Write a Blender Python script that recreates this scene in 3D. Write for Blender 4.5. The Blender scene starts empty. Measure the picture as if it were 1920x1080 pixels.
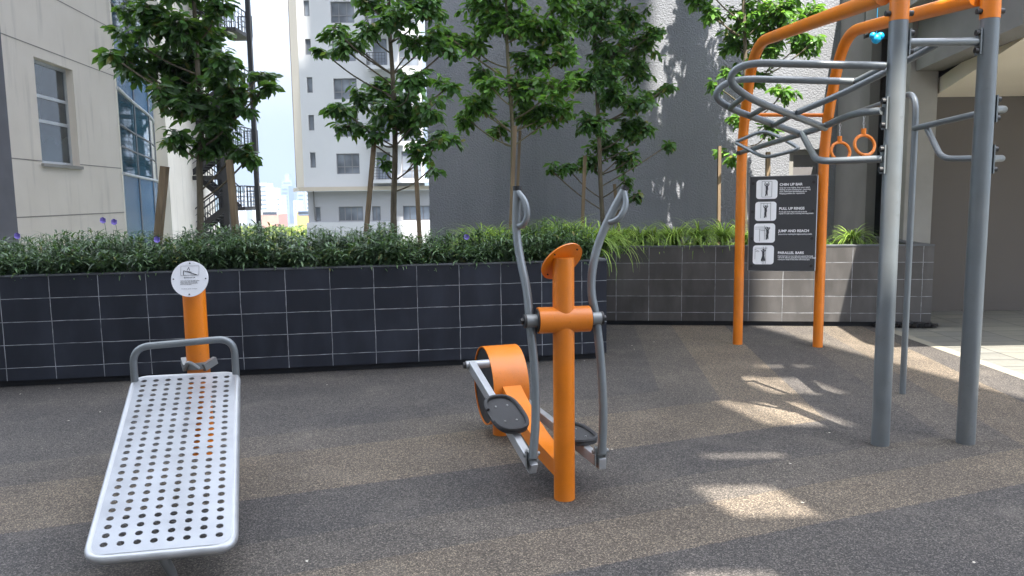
import bpy, bmesh, math, random
from mathutils import Vector, Matrix
R = math.radians
random.seed(7)
sc = bpy.context.scene
COL = sc.collection

# ------------------------------------------------------------------ camera
F = 1450.0; PITCH = math.atan(172/1450); ROLL = R(0.76); H = 1.6
cam_d = bpy.data.cameras.new('camera'); cam = bpy.data.objects.new('camera', cam_d); COL.objects.link(cam)
cam_d.sensor_width = 36; cam_d.lens = 36*F/1920; cam_d.clip_start = .05; cam_d.clip_end = 9000
cam.location = (0, 0, H)
cam.matrix_world = Matrix.Translation((0, 0, H)) @ Matrix.Rotation(R(90)-PITCH, 4, 'X') @ Matrix.Rotation(-ROLL, 4, 'Z')
sc.camera = cam

# ------------------------------------------------------------------ sky, sun, exposure
SUN = Vector((.13, -.45, 1)).normalized()
w = bpy.data.worlds.new('World'); sc.world = w; w.use_nodes = True
nt = w.node_tree; N = nt.nodes; L = nt.links
bg = N['Background']
sky = N.new('ShaderNodeTexSky'); sky.sky_type = 'NISHITA'; sky.sun_disc = False
sky.sun_elevation = math.asin(SUN.z); sky.sun_rotation = math.atan2(SUN.x, SUN.y)
sky.air_density = 1.0; sky.dust_density = 2.5; sky.altitude = 50
tc = N.new('ShaderNodeTexCoord'); mp = N.new('ShaderNodeMapping'); mp.inputs['Scale'].default_value = (1, 1, 2.6)
cn = N.new('ShaderNodeTexNoise'); cn.inputs['Scale'].default_value = 2.2; cn.inputs['Detail'].default_value = 7; cn.inputs['Roughness'].default_value = .55
cr_ = N.new('ShaderNodeValToRGB'); cr_.color_ramp.elements[0].position = .42; cr_.color_ramp.elements[1].position = .62
cr_.color_ramp.elements[0].color = (.25, .25, .25, 1); cr_.color_ramp.elements[1].color = (1, 1, 1, 1)
mx = N.new('ShaderNodeMix'); mx.data_type = 'RGBA'
L.new(tc.outputs['Generated'], mp.inputs[0]); L.new(mp.outputs[0], cn.inputs['Vector']); L.new(cn.outputs[0], cr_.inputs[0])
L.new(cr_.outputs[0], mx.inputs['Factor']); L.new(sky.outputs[0], mx.inputs[6]); mx.inputs[7].default_value = (1, 1, 1, 1)
sz_ = N.new('ShaderNodeSeparateXYZ'); L.new(tc.outputs['Generated'], sz_.inputs[0])
el_ = N.new('ShaderNodeMapRange'); L.new(sz_.outputs[2], el_.inputs[0]); el_.inputs[1].default_value = 0; el_.inputs[2].default_value = .8; el_.inputs[3].default_value = 4.2; el_.inputs[4].default_value = 9
vm = N.new('ShaderNodeVectorMath'); vm.operation = 'SCALE'; vm.inputs[0].default_value = (.93, .97, 1.05); L.new(el_.outputs[0], vm.inputs['Scale']); L.new(vm.outputs[0], mx.inputs[7])
gr_ = N.new('ShaderNodeMapRange'); L.new(sz_.outputs[2], gr_.inputs[0]); gr_.inputs[1].default_value = .02; gr_.inputs[2].default_value = .6; gr_.inputs[3].default_value = .19; gr_.inputs[4].default_value = 1.75
vm2 = N.new('ShaderNodeVectorMath'); vm2.operation = 'SCALE'; L.new(mx.outputs[2], vm2.inputs[0]); L.new(gr_.outputs[0], vm2.inputs['Scale'])
L.new(vm2.outputs[0], bg.inputs[0]); bg.inputs[1].default_value = 0.11
sl = bpy.data.lights.new('sun', 'SUN'); sl.energy = 5.0; sl.angle = R(.4); sl.color = (1, .94, .85)
so = bpy.data.objects.new('sun', sl); COL.objects.link(so); so.rotation_euler = SUN.to_track_quat('Z', 'Y').to_euler(); so.location = (6, -20, 40)
sc.view_settings.view_transform = 'Standard'; sc.view_settings.look = 'None'; sc.view_settings.gamma = 1
sc.view_settings.exposure = 2.16
sc.render.engine = 'CYCLES'
sc.cycles.max_bounces = 6; sc.cycles.transparent_max_bounces = 6

# ------------------------------------------------------------------ measuring helpers (photograph pixel -> world point at a known distance)
cp, sp, cr, sr = math.cos(PITCH), math.sin(PITCH), math.cos(ROLL), math.sin(ROLL)
def ray(x, y):
    u, v = x-960, 540-y
    a, b = u*cr+v*sr, -u*sr+v*cr
    return a, F*cp+b*sp, -F*sp+b*cp
def at(x, y, Y):
    r = ray(x, y); t = Y/r[1]; return Vector((r[0]*t, Y, H+r[2]*t))
def gnd(x, y, z=0):
    r = ray(x, y); t = (z-H)/r[2]; return Vector((r[0]*t, r[1]*t, z))
def hit(x, y, P, d):
    """point of a vertical plane through P along d=(dx,dy)"""
    r = ray(x, y); det = -r[0]*d[1]+d[0]*r[1]
    t = (-P[0]*d[1]+d[0]*P[1])/det
    return Vector((r[0]*t, r[1]*t, H+r[2]*t))

# ------------------------------------------------------------------ materials
def nodes(name):
    m = bpy.data.materials.new(name); m.use_nodes = True
    return m, m.node_tree.nodes, m.node_tree.links, m.node_tree.nodes['Principled BSDF']
def noise(N, L, scale, detail=4, coord='Object', rough=.55, stretch=None):
    t = N.new('ShaderNodeTexCoord'); n = N.new('ShaderNodeTexNoise')
    n.inputs['Scale'].default_value = scale; n.inputs['Detail'].default_value = detail; n.inputs['Roughness'].default_value = rough
    if stretch:
        m = N.new('ShaderNodeMapping'); m.inputs['Scale'].default_value = stretch
        L.new(t.outputs[coord], m.inputs[0]); L.new(m.outputs[0], n.inputs['Vector'])
    else: L.new(t.outputs[coord], n.inputs['Vector'])
    return n
def ramp(N, L, src, stops, interp='LINEAR'):
    r = N.new('ShaderNodeValToRGB'); e = r.color_ramp.elements; r.color_ramp.interpolation = interp
    while len(e) < len(stops): e.new(.5)
    for i, (p, c) in enumerate(stops):
        e[i].position = p; e[i].color = (*c, 1) if len(c) == 3 else c
    L.new(src, r.inputs[0]); return r
def mixc(N, L, a, b, f, mode='MIX'):
    m = N.new('ShaderNodeMix'); m.data_type = 'RGBA'; m.blend_type = mode
    for s, i in ((a, 6), (b, 7)):
        if isinstance(s, tuple): m.inputs[i].default_value = (*s, 1)
        else: L.new(s, m.inputs[i])
    if isinstance(f, (int, float)): m.inputs[0].default_value = f
    else: L.new(f, m.inputs[0])
    return m.outputs[2]
def mth(N, L, op, a, b=0.0):
    m = N.new('ShaderNodeMath'); m.operation = op
    for s, i in ((a, 0), (b, 1)):
        if isinstance(s, (int, float)): m.inputs[i].default_value = s
        else: L.new(s, m.inputs[i])
    return m.outputs[0]
def bump(N, L, b, src, dist=.01, strength=.5):
    n = N.new('ShaderNodeBump'); n.inputs['Distance'].default_value = dist; n.inputs['Strength'].default_value = strength
    L.new(src, n.inputs['Height']); L.new(n.outputs[0], b.inputs['Normal'])
def plain(name, c, rough=.6, metal=0.0, var=.12, vs=3.0, bs=0, bd=.002, coat=0, stretch=None, scuff=0):
    m, N, L, b = nodes(name)
    n = noise(N, L, vs, 5, stretch=stretch)
    lo = tuple(x*(1-var) for x in c); hi = tuple(min(1, x*(1+var)) for x in c)
    r = ramp(N, L, n.outputs[0], [(.3, lo), (.7, hi)])
    L.new(r.outputs[0], b.inputs['Base Color'])
    b.inputs['Roughness'].default_value = rough; b.inputs['Metallic'].default_value = metal; b.inputs['Coat Weight'].default_value = coat
    b.inputs['Coat Roughness'].default_value = .12
    rr = mth(N, L, 'MULTIPLY_ADD', n.outputs[0], .3); rr.node.inputs[2].default_value = rough-.12; L.new(rr, b.inputs['Roughness'])
    if scuff:
        a1 = ramp(N, L, noise(N, L, 38, 6, rough=.7).outputs[0], [(.60, (0, 0, 0)), (.68, (1, 1, 1))]).outputs[0]
        a2 = ramp(N, L, noise(N, L, 2.3, 4).outputs[0], [(.45, (0, 0, 0)), (.65, (1, 1, 1))]).outputs[0]
        c2 = mixc(N, L, r.outputs[0], tuple(x*.45+.02 for x in c), mth(N, L, 'MULTIPLY', mth(N, L, 'MULTIPLY', a1, a2), scuff))
        L.new(mixc(N, L, c2, (.25, .22, .18), mth(N, L, 'MULTIPLY', a2, .10)), b.inputs['Base Color'])
    if bs: bump(N, L, b, noise(N, L, bs, 3).outputs[0], bd, .6)
    return m
M = {}
M['orange'] = plain('orange_paint', (.70, .185, .001), .36, 0, .10, 5, 90, .0006, coat=.12, scuff=.6)
M['grey_paint'] = plain('grey_paint', (.165, .185, .195), .36, .35, .06, 8, 120, .0004, coat=.15, scuff=.6)
M['silver_paint'] = plain('silver_paint', (.24, .25, .25), .38, .45, .07, 9, 120, .0004)
M['plate'] = plain('brushed_plate', (.33, .345, .365), .34, .5, .10, 5, 160, .0003, stretch=(1, 1, 1))
M['bar'] = plain('galvanised_bar', (.40, .41, .42), .4, .6, .08, 12)
M['black'] = plain('black_plastic', (.018, .018, .019), .45, 0, .2, 20)
M['darkrub'] = plain('black_rubber', (.035, .035, .036), .65, 0, .2, 60, 300, .001)
M['white'] = plain('white_face', (.78, .79, .82), .4, 0, .03, 5)
M['ink'] = plain('ink', (.06, .06, .07), .6, 0, .05)
M['signdark'] = plain('sign_panel', (.042, .043, .047), .4, 0, .1, 3)
M['signwhite'] = plain('sign_print', (.88, .89, .91), .5, 0, .03)
M['chain'] = plain('chain_steel', (.45, .45, .45), .3, .9, .1)
M['steel'] = plain('fire_escape_steel', (.045, .041, .040), .6, .1, .2, 1)
M['steelcol'] = plain('fire_escape_column_paint', (.11, .105, .10), .6, .1, .2, 1)
M['beige'] = None
M['soil'] = plain('soil', (.05, .035, .022), .95, 0, .4, 12, 40, .02)
M['bark'] = plain('bark', (.115, .095, .065), .9, 0, .45, 14, 60, .006, stretch=(1, 1, .3))
M['bark_pale'] = plain('bark_young', (.17, .15, .09), .9, 0, .35, 14, 60, .004, stretch=(1, 1, .3))
M['stake'] = plain('timber_stake', (.20, .145, .09), .85, 0, .35, 9, 70, .003, stretch=(3, 3, .25))
M['soffit'] = plain('cream_soffit', (.66, .60, .49), .8, 0, .04, 1.5, 80, .001)
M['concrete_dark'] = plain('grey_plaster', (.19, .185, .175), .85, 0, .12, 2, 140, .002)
M['concrete_light'] = plain('pale_plaster', (.27, .262, .24), .85, 0, .12, 2, 140, .002)
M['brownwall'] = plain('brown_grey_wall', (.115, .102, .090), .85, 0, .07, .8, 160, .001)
M['black_void'] = plain('dark_interior', (.02, .02, .018), .8)
M['apt'] = plain('white_render', (.42, .43, .445), .85, 0, .05, .15, 6, .01)
M['apt_side'] = plain('cream_render', (.38, .34, .28), .85, 0, .05, .15)
M['apt_low'] = plain('grey_render', (.29, .295, .31), .85, 0, .05, .15)
M['alu'] = plain('aluminium_frame', (.50, .52, .54), .45, .3, .05)
M['dark_frame'] = plain('dark_window_frame', (.16, .16, .17), .5, .2, .05)
M['rail'] = plain('black_railing', (.03, .03, .035), .5)
M['blueobj'] = plain('blue_plastic', (.0, .30, .62), .4, 0, .2, 8)
M['plasticsheet'] = plain('black_polythene', (.012, .012, .013), .3, 0, .3, 10, 30, .01)
M['tower'] = None

def glass(name, c, rough=.08, var=.4, scale=.6, spec=.5):
    m, N, L, b = nodes(name)
    n = noise(N, L, scale, 2)
    r = ramp(N, L, n.outputs[0], [(.35, tuple(x*(1-var) for x in c)), (.65, tuple(min(1, x*(1+var)) for x in c))])
    L.new(r.outputs[0], b.inputs['Base Color']); b.inputs['Roughness'].default_value = rough
    b.inputs['Specular IOR Level'].default_value = spec; b.inputs['IOR'].default_value = 1.6
    return m
M['pane'] = glass('window_glass', (.045, .06, .065))
M['pane_apt'] = glass('apartment_glass', (.15, .17, .20), .15, .5, .5)
M['pane_teal'] = glass('teal_glass', (.02, .09, .13), .05, .5, .25, .8)
M['panel_blue'] = glass('blue_spandrel', (.010, .115, .25), .25, .1, .3, .3)

def stucco():
    m, N, L, b = nodes('grey_stucco')
    v = noise(N, L, .5, 4); f = noise(N, L, 38, 4, rough=.6); s = noise(N, L, 2, 5, stretch=(2, 2, .15))
    c = ramp(N, L, v.outputs[0], [(.3, (.205, .217, .242)), (.7, (.248, .258, .280))]).outputs[0]
    c = mixc(N, L, c, (.15, .155, .165), mth(N, L, 'MULTIPLY', ramp(N, L, s.outputs[0], [(.5, (0, 0, 0)), (.75, (1, 1, 1))]).outputs[0], .35))
    L.new(c, b.inputs['Base Color']); b.inputs['Roughness'].default_value = .85
    h = ramp(N, L, f.outputs[0], [(.42, (0, 0, 0)), (.62, (1, 1, 1))])
    bump(N, L, b, h.outputs[0], .007, .75)
    return m
M['stucco'] = stucco()
def beige():
    m, N, L, b = nodes('beige_render')
    v = noise(N, L, .7, 5); s = noise(N, L, 1.6, 6, stretch=(2.2, 2.2, .25)); f = noise(N, L, 60, 2)
    c = ramp(N, L, v.outputs[0], [(.3, (.68, .62, .54)), (.7, (.75, .69, .61))]).outputs[0]
    c = mixc(N, L, c, (.36, .33, .30), mth(N, L, 'MULTIPLY', ramp(N, L, s.outputs[0], [(.55, (0, 0, 0)), (.8, (1, 1, 1))]).outputs[0], .5))
    L.new(c, b.inputs['Base Color']); b.inputs['Roughness'].default_value = .85
    bump(N, L, b, f.outputs[0], .003, .5)
    return m
M['beige'] = beige()
M['groove'] = plain('joint_groove', (.26, .235, .21), .9)
M['pilaster'] = plain('dark_grey_render', (.135, .135, .15), .85, 0, .12, 2, 60, .004)

def tile(name, u0, ztop, base):
    """dark planter tiles 0.4 x 0.2 m with thin pale grout; object x runs along the wall"""
    m, N, L, b = nodes(name)
    t = N.new('ShaderNodeTexCoord'); sx = N.new('ShaderNodeSeparateXYZ'); L.new(t.outputs['Object'], sx.inputs[0])
    w1 = noise(N, L, 5, 2)
    wob = mth(N, L, 'MULTIPLY', mth(N, L, 'SUBTRACT', w1.outputs[0], .5), .010)
    u = mth(N, L, 'ADD', mth(N, L, 'ADD', mth(N, L, 'SUBTRACT', sx.outputs[0], sx.outputs[1]), wob), -u0)
    v = mth(N, L, 'ADD', mth(N, L, 'SUBTRACT', ztop, sx.outputs[2]), wob)
    fu = mth(N, L, 'FRACT', mth(N, L, 'DIVIDE', u, .396)); fv = mth(N, L, 'FRACT', mth(N, L, 'DIVIDE', v, .202))
    du = mth(N, L, 'MULTIPLY', mth(N, L, 'SUBTRACT', .5, mth(N, L, 'ABSOLUTE', mth(N, L, 'SUBTRACT', fu, .5))), .396)
    dv = mth(N, L, 'MULTIPLY', mth(N, L, 'SUBTRACT', .5, mth(N, L, 'ABSOLUTE', mth(N, L, 'SUBTRACT', fv, .5))), .202)
    d = mth(N, L, 'MINIMUM', du, dv)
    g = mth(N, L, 'LESS_THAN', d, .0030)
    # each tile its own tone
    cmb = N.new('ShaderNodeCombineXYZ'); L.new(mth(N, L, 'FLOOR', mth(N, L, 'DIVIDE', u, .396)), cmb.inputs[0]); L.new(mth(N, L, 'FLOOR', mth(N, L, 'DIVIDE', v, .202)), cmb.inputs[1])
    wn = N.new('ShaderNodeTexWhiteNoise'); L.new(cmb.outputs[0], wn.inputs['Vector'])
    tone = ramp(N, L, wn.outputs[0], [(0, tuple(x*.82 for x in base)), (1, tuple(x*1.2 for x in base))]).outputs[0]
    st = noise(N, L, 3, 6, stretch=(1.5, 1.5, .6)); dust = ramp(N, L, st.outputs[0], [(.45, (0, 0, 0)), (.8, (1, 1, 1))]).outputs[0]
    c = mixc(N, L, tone, tuple(min(1, x*2.4) for x in base), mth(N, L, 'MULTIPLY', dust, .45))
    gn = noise(N, L, 9, 3)
    gc = ramp(N, L, gn.outputs[0], [(.3, (.10, .105, .115)), (.65, (.36, .37, .39))]).outputs[0]
    c = mixc(N, L, c, gc, g)
    L.new(c, b.inputs['Base Color'])
    rr = N.new('ShaderNodeMapRange'); L.new(dust, rr.inputs[0]); rr.inputs[3].default_value = .42; rr.inputs[4].default_value = .62; L.new(rr.outputs[0], b.inputs['Roughness'])
    b.inputs['Specular IOR Level'].default_value = .25
    hh = mth(N, L, 'ADD', mth(N, L, 'MULTIPLY', mth(N, L, 'MINIMUM', d, .006), 100), mth(N, L, 'MULTIPLY', noise(N, L, 40, 3).outputs[0], .12))
    bump(N, L, b, hh, .002, .5)
    return m
M['tileL'] = tile('slate_tile_left', -.247, .978, (.021, .024, .033))
M['tileR'] = tile('slate_tile_right', .365, .972, (.068, .065, .063))
M['coping'] = plain('tile_coping', (.085, .092, .10), .6, 0, .25, 8, 60, .001)
M['kick'] = plain('recessed_kick', (.012, .013, .016), .7, 0, .3, 5)

def rubber():
    m, N, L, b = nodes('rubber_granule_floor')
    t = N.new('ShaderNodeTexCoord'); sx = N.new('ShaderNodeSeparateXYZ'); L.new(t.outputs['Object'], sx.inputs[0])
    wv = mth(N, L, 'MULTIPLY', mth(N, L, 'SUBTRACT', noise(N, L, 30, 3).outputs[0], .5), .03)
    X, Y = sx.outputs[0], sx.outputs[1]
    s = mth(N, L, 'ADD', mth(N, L, 'ADD', mth(N, L, 'MULTIPLY', X, .342), mth(N, L, 'MULTIPLY', Y, -.940)), wv)
    r = mth(N, L, 'ADD', mth(N, L, 'ADD', mth(N, L, 'MULTIPLY', X, .9956), mth(N, L, 'MULTIPLY', Y, -.094)), wv)
    def lev(src, lo, hi, stops):
        q = N.new('ShaderNodeMapRange'); L.new(src, q.inputs[0]); q.inputs[1].default_value = lo; q.inputs[2].default_value = hi
        k = [((a-lo)/(hi-lo), (v, v, v)) for a, v in stops]
        return ramp(N, L, q.outputs[0], [(0, (0, 0, 0))]+k+[(1, (1, 1, 1))]).outputs[0]
    ls = lev(s, -7, -2, [(-5.40, .125), (-4.97, .25), (-4.24, .375), (-3.67, .5), (-3.3, .625), (-2.88, .75)])
    lr = lev(r, -1, 5, [(.615, .125), (1.06, .25), (1.70, .375), (2.35, .5), (2.75, .625), (3.3, .75)])
    t_ = mth(N, L, 'MAXIMUM', ls, lr)
    dk, md, br = (.064, .060, .057), (.084, .076, .067), (.112, .095, .075)
    e = .003
    c = ramp(N, L, t_, [(0, dk), (.125, md), (.25, br), (.375, dk), (.5, md), (.625, br), (.75, dk)], 'CONSTANT').outputs[0]
    g1 = N.new('ShaderNodeTexVoronoi'); g1.inputs['Scale'].default_value = 190; L.new(t.outputs['Object'], g1.inputs['Vector'])
    gs = N.new('ShaderNodeSeparateColor'); L.new(g1.outputs['Color'], gs.inputs[0])
    gr = ramp(N, L, gs.outputs[0], [(0, (.35, .35, .36)), (.5, (.85, .84, .83)), (.8, (1.35, 1.32, 1.28)), (.97, (2.6, 2.5, 2.35))]).outputs[0]
    big = ramp(N, L, noise(N, L, 1.3, 5).outputs[0], [(.3, (.82, .82, .84)), (.7, (1.2, 1.17, 1.12))]).outputs[0]
    c = mixc(N, L, c, gr, 1.0, 'MULTIPLY'); c = mixc(N, L, c, big, 1.0, 'MULTIPLY')
    # trodden dusty patches
    du = ramp(N, L, noise(N, L, 2.6, 6).outputs[0], [(.55, (0, 0, 0)), (.8, (1, 1, 1))]).outputs[0]
    c = mixc(N, L, c, (.16, .14, .12), mth(N, L, 'MULTIPLY', du, .35))
    L.new(c, b.inputs['Base Color']); b.inputs['Roughness'].default_value = .8; b.inputs['Specular IOR Level'].default_value = .35
    bump(N, L, b, mth(N, L, 'ADD', gs.outputs[1], mth(N, L, 'MULTIPLY', noise(N, L, 60, 3).outputs[0], 1.5)), .004, .7)
    return m
M['rubber'] = rubber()
def paver():
    m, N, L, b = nodes('cream_floor_tiles')
    t = N.new('ShaderNodeTexCoord'); mp = N.new('ShaderNodeMapping'); mp.inputs['Rotation'].default_value = (0, 0, R(0)); L.new(t.outputs['Object'], mp.inputs[0])
    br = N.new('ShaderNodeTexBrick'); L.new(mp.outputs[0], br.inputs['Vector'])
    br.offset = 0; br.inputs['Scale'].default_value = 1; br.inputs['Brick Width'].default_value = .6; br.inputs['Row Height'].default_value = .3; br.inputs['Mortar Size'].default_value = .008
    br.inputs['Color1'].default_value = (.20, .195, .165, 1); br.inputs['Color2'].default_value = (.165, .165, .15, 1); br.inputs['Mortar'].default_value = (.06, .06, .06, 1)
    n = ramp(N, L, noise(N, L, 5, 6, stretch=(.4, 1.6, 1)).outputs[0], [(.3, (.8, .8, .8)), (.7, (1.1, 1.1, 1.1))]).outputs[0]
    L.new(mixc(N, L, br.outputs[0], n, 1.0, 'MULTIPLY'), b.inputs['Base Color']); b.inputs['Roughness'].default_value = .5
    return m
M['paver'] = paver()
M['kerb'] = plain('pale_floor_strip', (.25, .235, .19), .6, 0, .1, 3)
def leafmat(name, lo, hi, rough=.38, trans=.35, tcol=(.25, .5, .04), old=(.16, .15, .035)):
    m, N, L, b = nodes(name)
    g = N.new('ShaderNodeNewGeometry')
    c = ramp(N, L, g.outputs['Random Per Island'], [(0, lo), (.75, hi), (.955, tuple(min(1, x*1.7) for x in hi)), (.97, old)]).outputs[0]
    L.new(c, b.inputs['Base Color']); b.inputs['Roughness'].default_value = rough; b.inputs['Specular IOR Level'].default_value = .45
    tr = N.new('ShaderNodeBsdfTranslucent'); L.new(mixc(N, L, c, tcol, .55), tr.inputs[0])
    ms = N.new('ShaderNodeMixShader'); ms.inputs[0].default_value = trans
    L.new(b.outputs[0], ms.inputs[1]); L.new(tr.outputs[0], ms.inputs[2]); L.new(ms.outputs[0], N['Material Output'].inputs[0])
    return m
M['leaf1'] = leafmat('dark_leaf', (.020, .050, .016), (.045, .105, .028))
M['leaf2'] = leafmat('mid_leaf', (.020, .060, .018), (.065, .155, .034))
M['leaf3'] = leafmat('light_leaf', (.030, .085, .020), (.115, .25, .040), trans=.42)
M['hedge'] = leafmat('narrow_leaf', (.026, .052, .026), (.088, .145, .068), .4, .2)
M['tuft'] = leafmat('yellow_green_blade', (.10, .19, .03), (.28, .40, .08), .45, .35, (.4, .6, .08))
M['cover'] = leafmat('ground_cover_leaf', (.05, .11, .025), (.12, .22, .04), .5, .3)
M['wood'] = leafmat('far_wood_leaf', (.07, .11, .018), (.20, .24, .035), .6, .2)
M['petal'] = plain('violet_petal', (.24, .18, .58), .6, 0, .15)
M['hill'] = plain('hill', (.05, .09, .06), .9)
M['terrain'] = plain('far_ground', (.10, .11, .08), .9, 0, .3, .02)

# ------------------------------------------------------------------ mesh helpers
class MB:
    def __init__(s): s.v = []; s.f = []; s.mi = []
    def add(s, vs, fs, mi=0):
        o = len(s.v); s.v += [tuple(v) for v in vs]; s.f += [tuple(i+o for i in f) for f in fs]; s.mi += [mi]*len(fs)
    def box(s, c, size, rot=None, mi=0, origin=None):
        hx, hy, hz = size[0]/2, size[1]/2, size[2]/2
        vs = [Vector((x*hx, y*hy, z*hz)) for z in (-1, 1) for y in (-1, 1) for x in (-1, 1)]
        if rot is not None: vs = [rot @ v for v in vs]
        c = Vector(c)
        s.add([v+c for v in vs], [(0, 2, 3, 1), (4, 5, 7, 6), (0, 1, 5, 4), (1, 3, 7, 5), (3, 2, 6, 7), (2, 0, 4, 6)], mi)
    def bx(s, x0, x1, y0, y1, z0, z1, mi=0): s.box(((x0+x1)/2, (y0+y1)/2, (z0+z1)/2), (x1-x0, y1-y0, z1-z0), None, mi)
    def prism(s, pts, z0, z1, mi=0, top_z=None):
        n = len(pts); vs = [(p[0], p[1], z0) for p in pts]+[(p[0], p[1], z1) for p in pts]
        s.add(vs, [tuple(range(n))[::-1], tuple(range(n, 2*n))]+[(i, (i+1) % n, n+(i+1) % n, n+i) for i in range(n)], mi)
    def beam(s, a, b, w, h, mi=0, up=Vector((0, 0, 1))):
        a, b = Vector(a), Vector(b); d = (b-a); ln = d.length; d.normalize()
        x = d.cross(up)
        if x.length < 1e-4: x = Vector((1, 0, 0))
        x.normalize(); z = x.cross(d)
        s.box((a+b)/2, (w, ln, h), Matrix((x, d, z)).transposed(), mi)
    def tube(s, pts, r, seg=14, mi=0, closed=False, caps=True, radii=None):
        pts = [Vector(p) for p in pts]; n = len(pts)
        T = []
        for i in range(n):
            a = pts[(i-1) % n] if (closed or i > 0) else pts[i]
            b = pts[(i+1) % n] if (closed or i < n-1) else pts[i]
            T.append((b-a).normalized())
        u = T[0].orthogonal().normalized(); vs = []
        for i in range(n):
            u = (u-T[i]*u.dot(T[i])).normalized(); v = T[i].cross(u)
            rr = radii[i] if radii else r
            for k in range(seg):
                a = 2*math.pi*k/seg
                vs.append(pts[i]+u*math.cos(a)*rr+v*math.sin(a)*rr)
        fs = []
        if closed:
            # find best rotation for the seam
            best = min(range(seg), key=lambda o: (vs[(n-1)*seg+o]-vs[0]).length)
        for i in range(n-1 if not closed else n):
            j = (i+1) % n; off = 0
            if closed and j == 0: off = best
            for k in range(seg):
                k2 = (k+1) % seg
                if closed and j == 0:
                    fs.append((i*seg+(k+off) % seg, i*seg+(k2+off) % seg, k2, k))
                else: fs.append((i*seg+k, i*seg+k2, j*seg+k2, j*seg+k))
        if caps and not closed:
            fs.append(tuple(range(seg))[::-1]); fs.append(tuple((n-1)*seg+k for k in range(seg)))
        s.add(vs, fs, mi)
    def disc(s, c, n, r, th, seg=40, mi=0, mi_face=None):
        c, n = Vector(c), Vector(n).normalized(); s.tube([c-n*th/2, c+n*th/2], r, seg, mi)
    def build(s, name, mat, parent=None, smooth=True, loc=None, rotz=0, bevel=0):
        me = bpy.data.meshes.new(name)
        vs = s.v
        o = bpy.data.objects.new(name, me); COL.objects.link(o)
        base = Vector((0, 0, 0))
        if parent is not None:
            inv = parent.matrix_basis.inverted(); pp = parent
            if pp.parent is not None: inv = (pp.parent.matrix_basis @ pp.matrix_basis).inverted()
            o.parent = parent
            vs = [inv @ Vector(v) for v in vs]
        elif loc is not None:
            o.location = loc; o.rotation_euler = (0, 0, rotz); inv = (Matrix.Translation(loc) @ Matrix.Rotation(rotz, 4, 'Z')).inverted()
            vs = [inv @ Vector(v) for v in vs]
        me.from_pydata([tuple(v) for v in vs], [], s.f)
        for m in (mat if isinstance(mat, (list, tuple)) else [mat]): me.materials.append(m)
        me.polygons.foreach_set('material_index', s.mi)
        if smooth:
            me.polygons.foreach_set('use_smooth', [True]*len(s.f)); me.set_sharp_from_angle(angle=R(35))
        me.update()
        if bevel:
            bv = o.modifiers.new('bevel', 'BEVEL'); bv.width = bevel; bv.segments = 2; bv.limit_method = 'ANGLE'; bv.angle_limit = R(40)
        return o
def fillet(pts, r, n=7, closed=False):
    pts = [Vector(p) for p in pts]; out = []; N_ = len(pts)
    for i, p in enumerate(pts):
        if not closed and i in (0, N_-1): out.append(p); continue
        a = pts[(i-1) % N_]; b = pts[(i+1) % N_]
        rr = r[i] if isinstance(r, (list, tuple)) else r
        d1 = min(rr, (a-p).length*.49); d2 = min(rr, (b-p).length*.49)
        if rr <= 0: out.append(p); continue
        s0 = p+(a-p).normalized()*d1; s1 = p+(b-p).normalized()*d2
        for k in range(n+1):
            t = k/n; out.append(s0*(1-t)**2+p*2*t*(1-t)+s1*t*t)
    return out
def tag(o, label=None, cat=None, group=None, kind=None):
    if label: o['label'] = label
    if cat: o['category'] = cat
    if group: o['group'] = group
    if kind: o['kind'] = kind
    return o
def empty(name, loc, label, cat, group=None, rotz=0):
    o = bpy.data.objects.new(name, None); COL.objects.link(o); o.location = loc; o.rotation_euler = (0, 0, rotz); o.empty_display_size = .2
    o.matrix_basis = Matrix.Translation(loc) @ Matrix.Rotation(rotz, 4, 'Z')
    return tag(o, label, cat, group)
def struct(name, mb, mat, **k): return tag(mb.build(name, mat, **k), kind='structure')
def copy_tree(o, parent=None):
    c = o.copy(); COL.objects.link(c); c.parent = parent
    for ch in o.children: copy_tree(ch, c)
    return c
def lettering(body, size, origin, ux, uy, parent, name='lettering', mat=None, align='LEFT', th=.0008, bold=0, spacing=1.0, line=1.0):
    cu = bpy.data.curves.new('t', 'FONT'); cu.body = body; cu.size = size; cu.align_x = align; cu.extrude = th; cu.offset = bold; cu.space_character = spacing; cu.space_line = line
    t = bpy.data.objects.new('t', cu); COL.objects.link(t)
    dg = bpy.context.evaluated_depsgraph_get(); me = bpy.data.meshes.new_from_object(t.evaluated_get(dg))
    ux, uy = Vector(ux).normalized(), Vector(uy).normalized(); uz = ux.cross(uy)
    mb = MB(); mb.add([Vector(origin)+ux*v.co.x+uy*v.co.y+uz*v.co.z for v in me.vertices], [tuple(p.vertices) for p in me.polygons])
    bpy.data.objects.remove(t); bpy.data.curves.remove(cu); bpy.data.meshes.remove(me)
    return mb if parent is None else mb.build(name, mat, parent, smooth=False)

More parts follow.
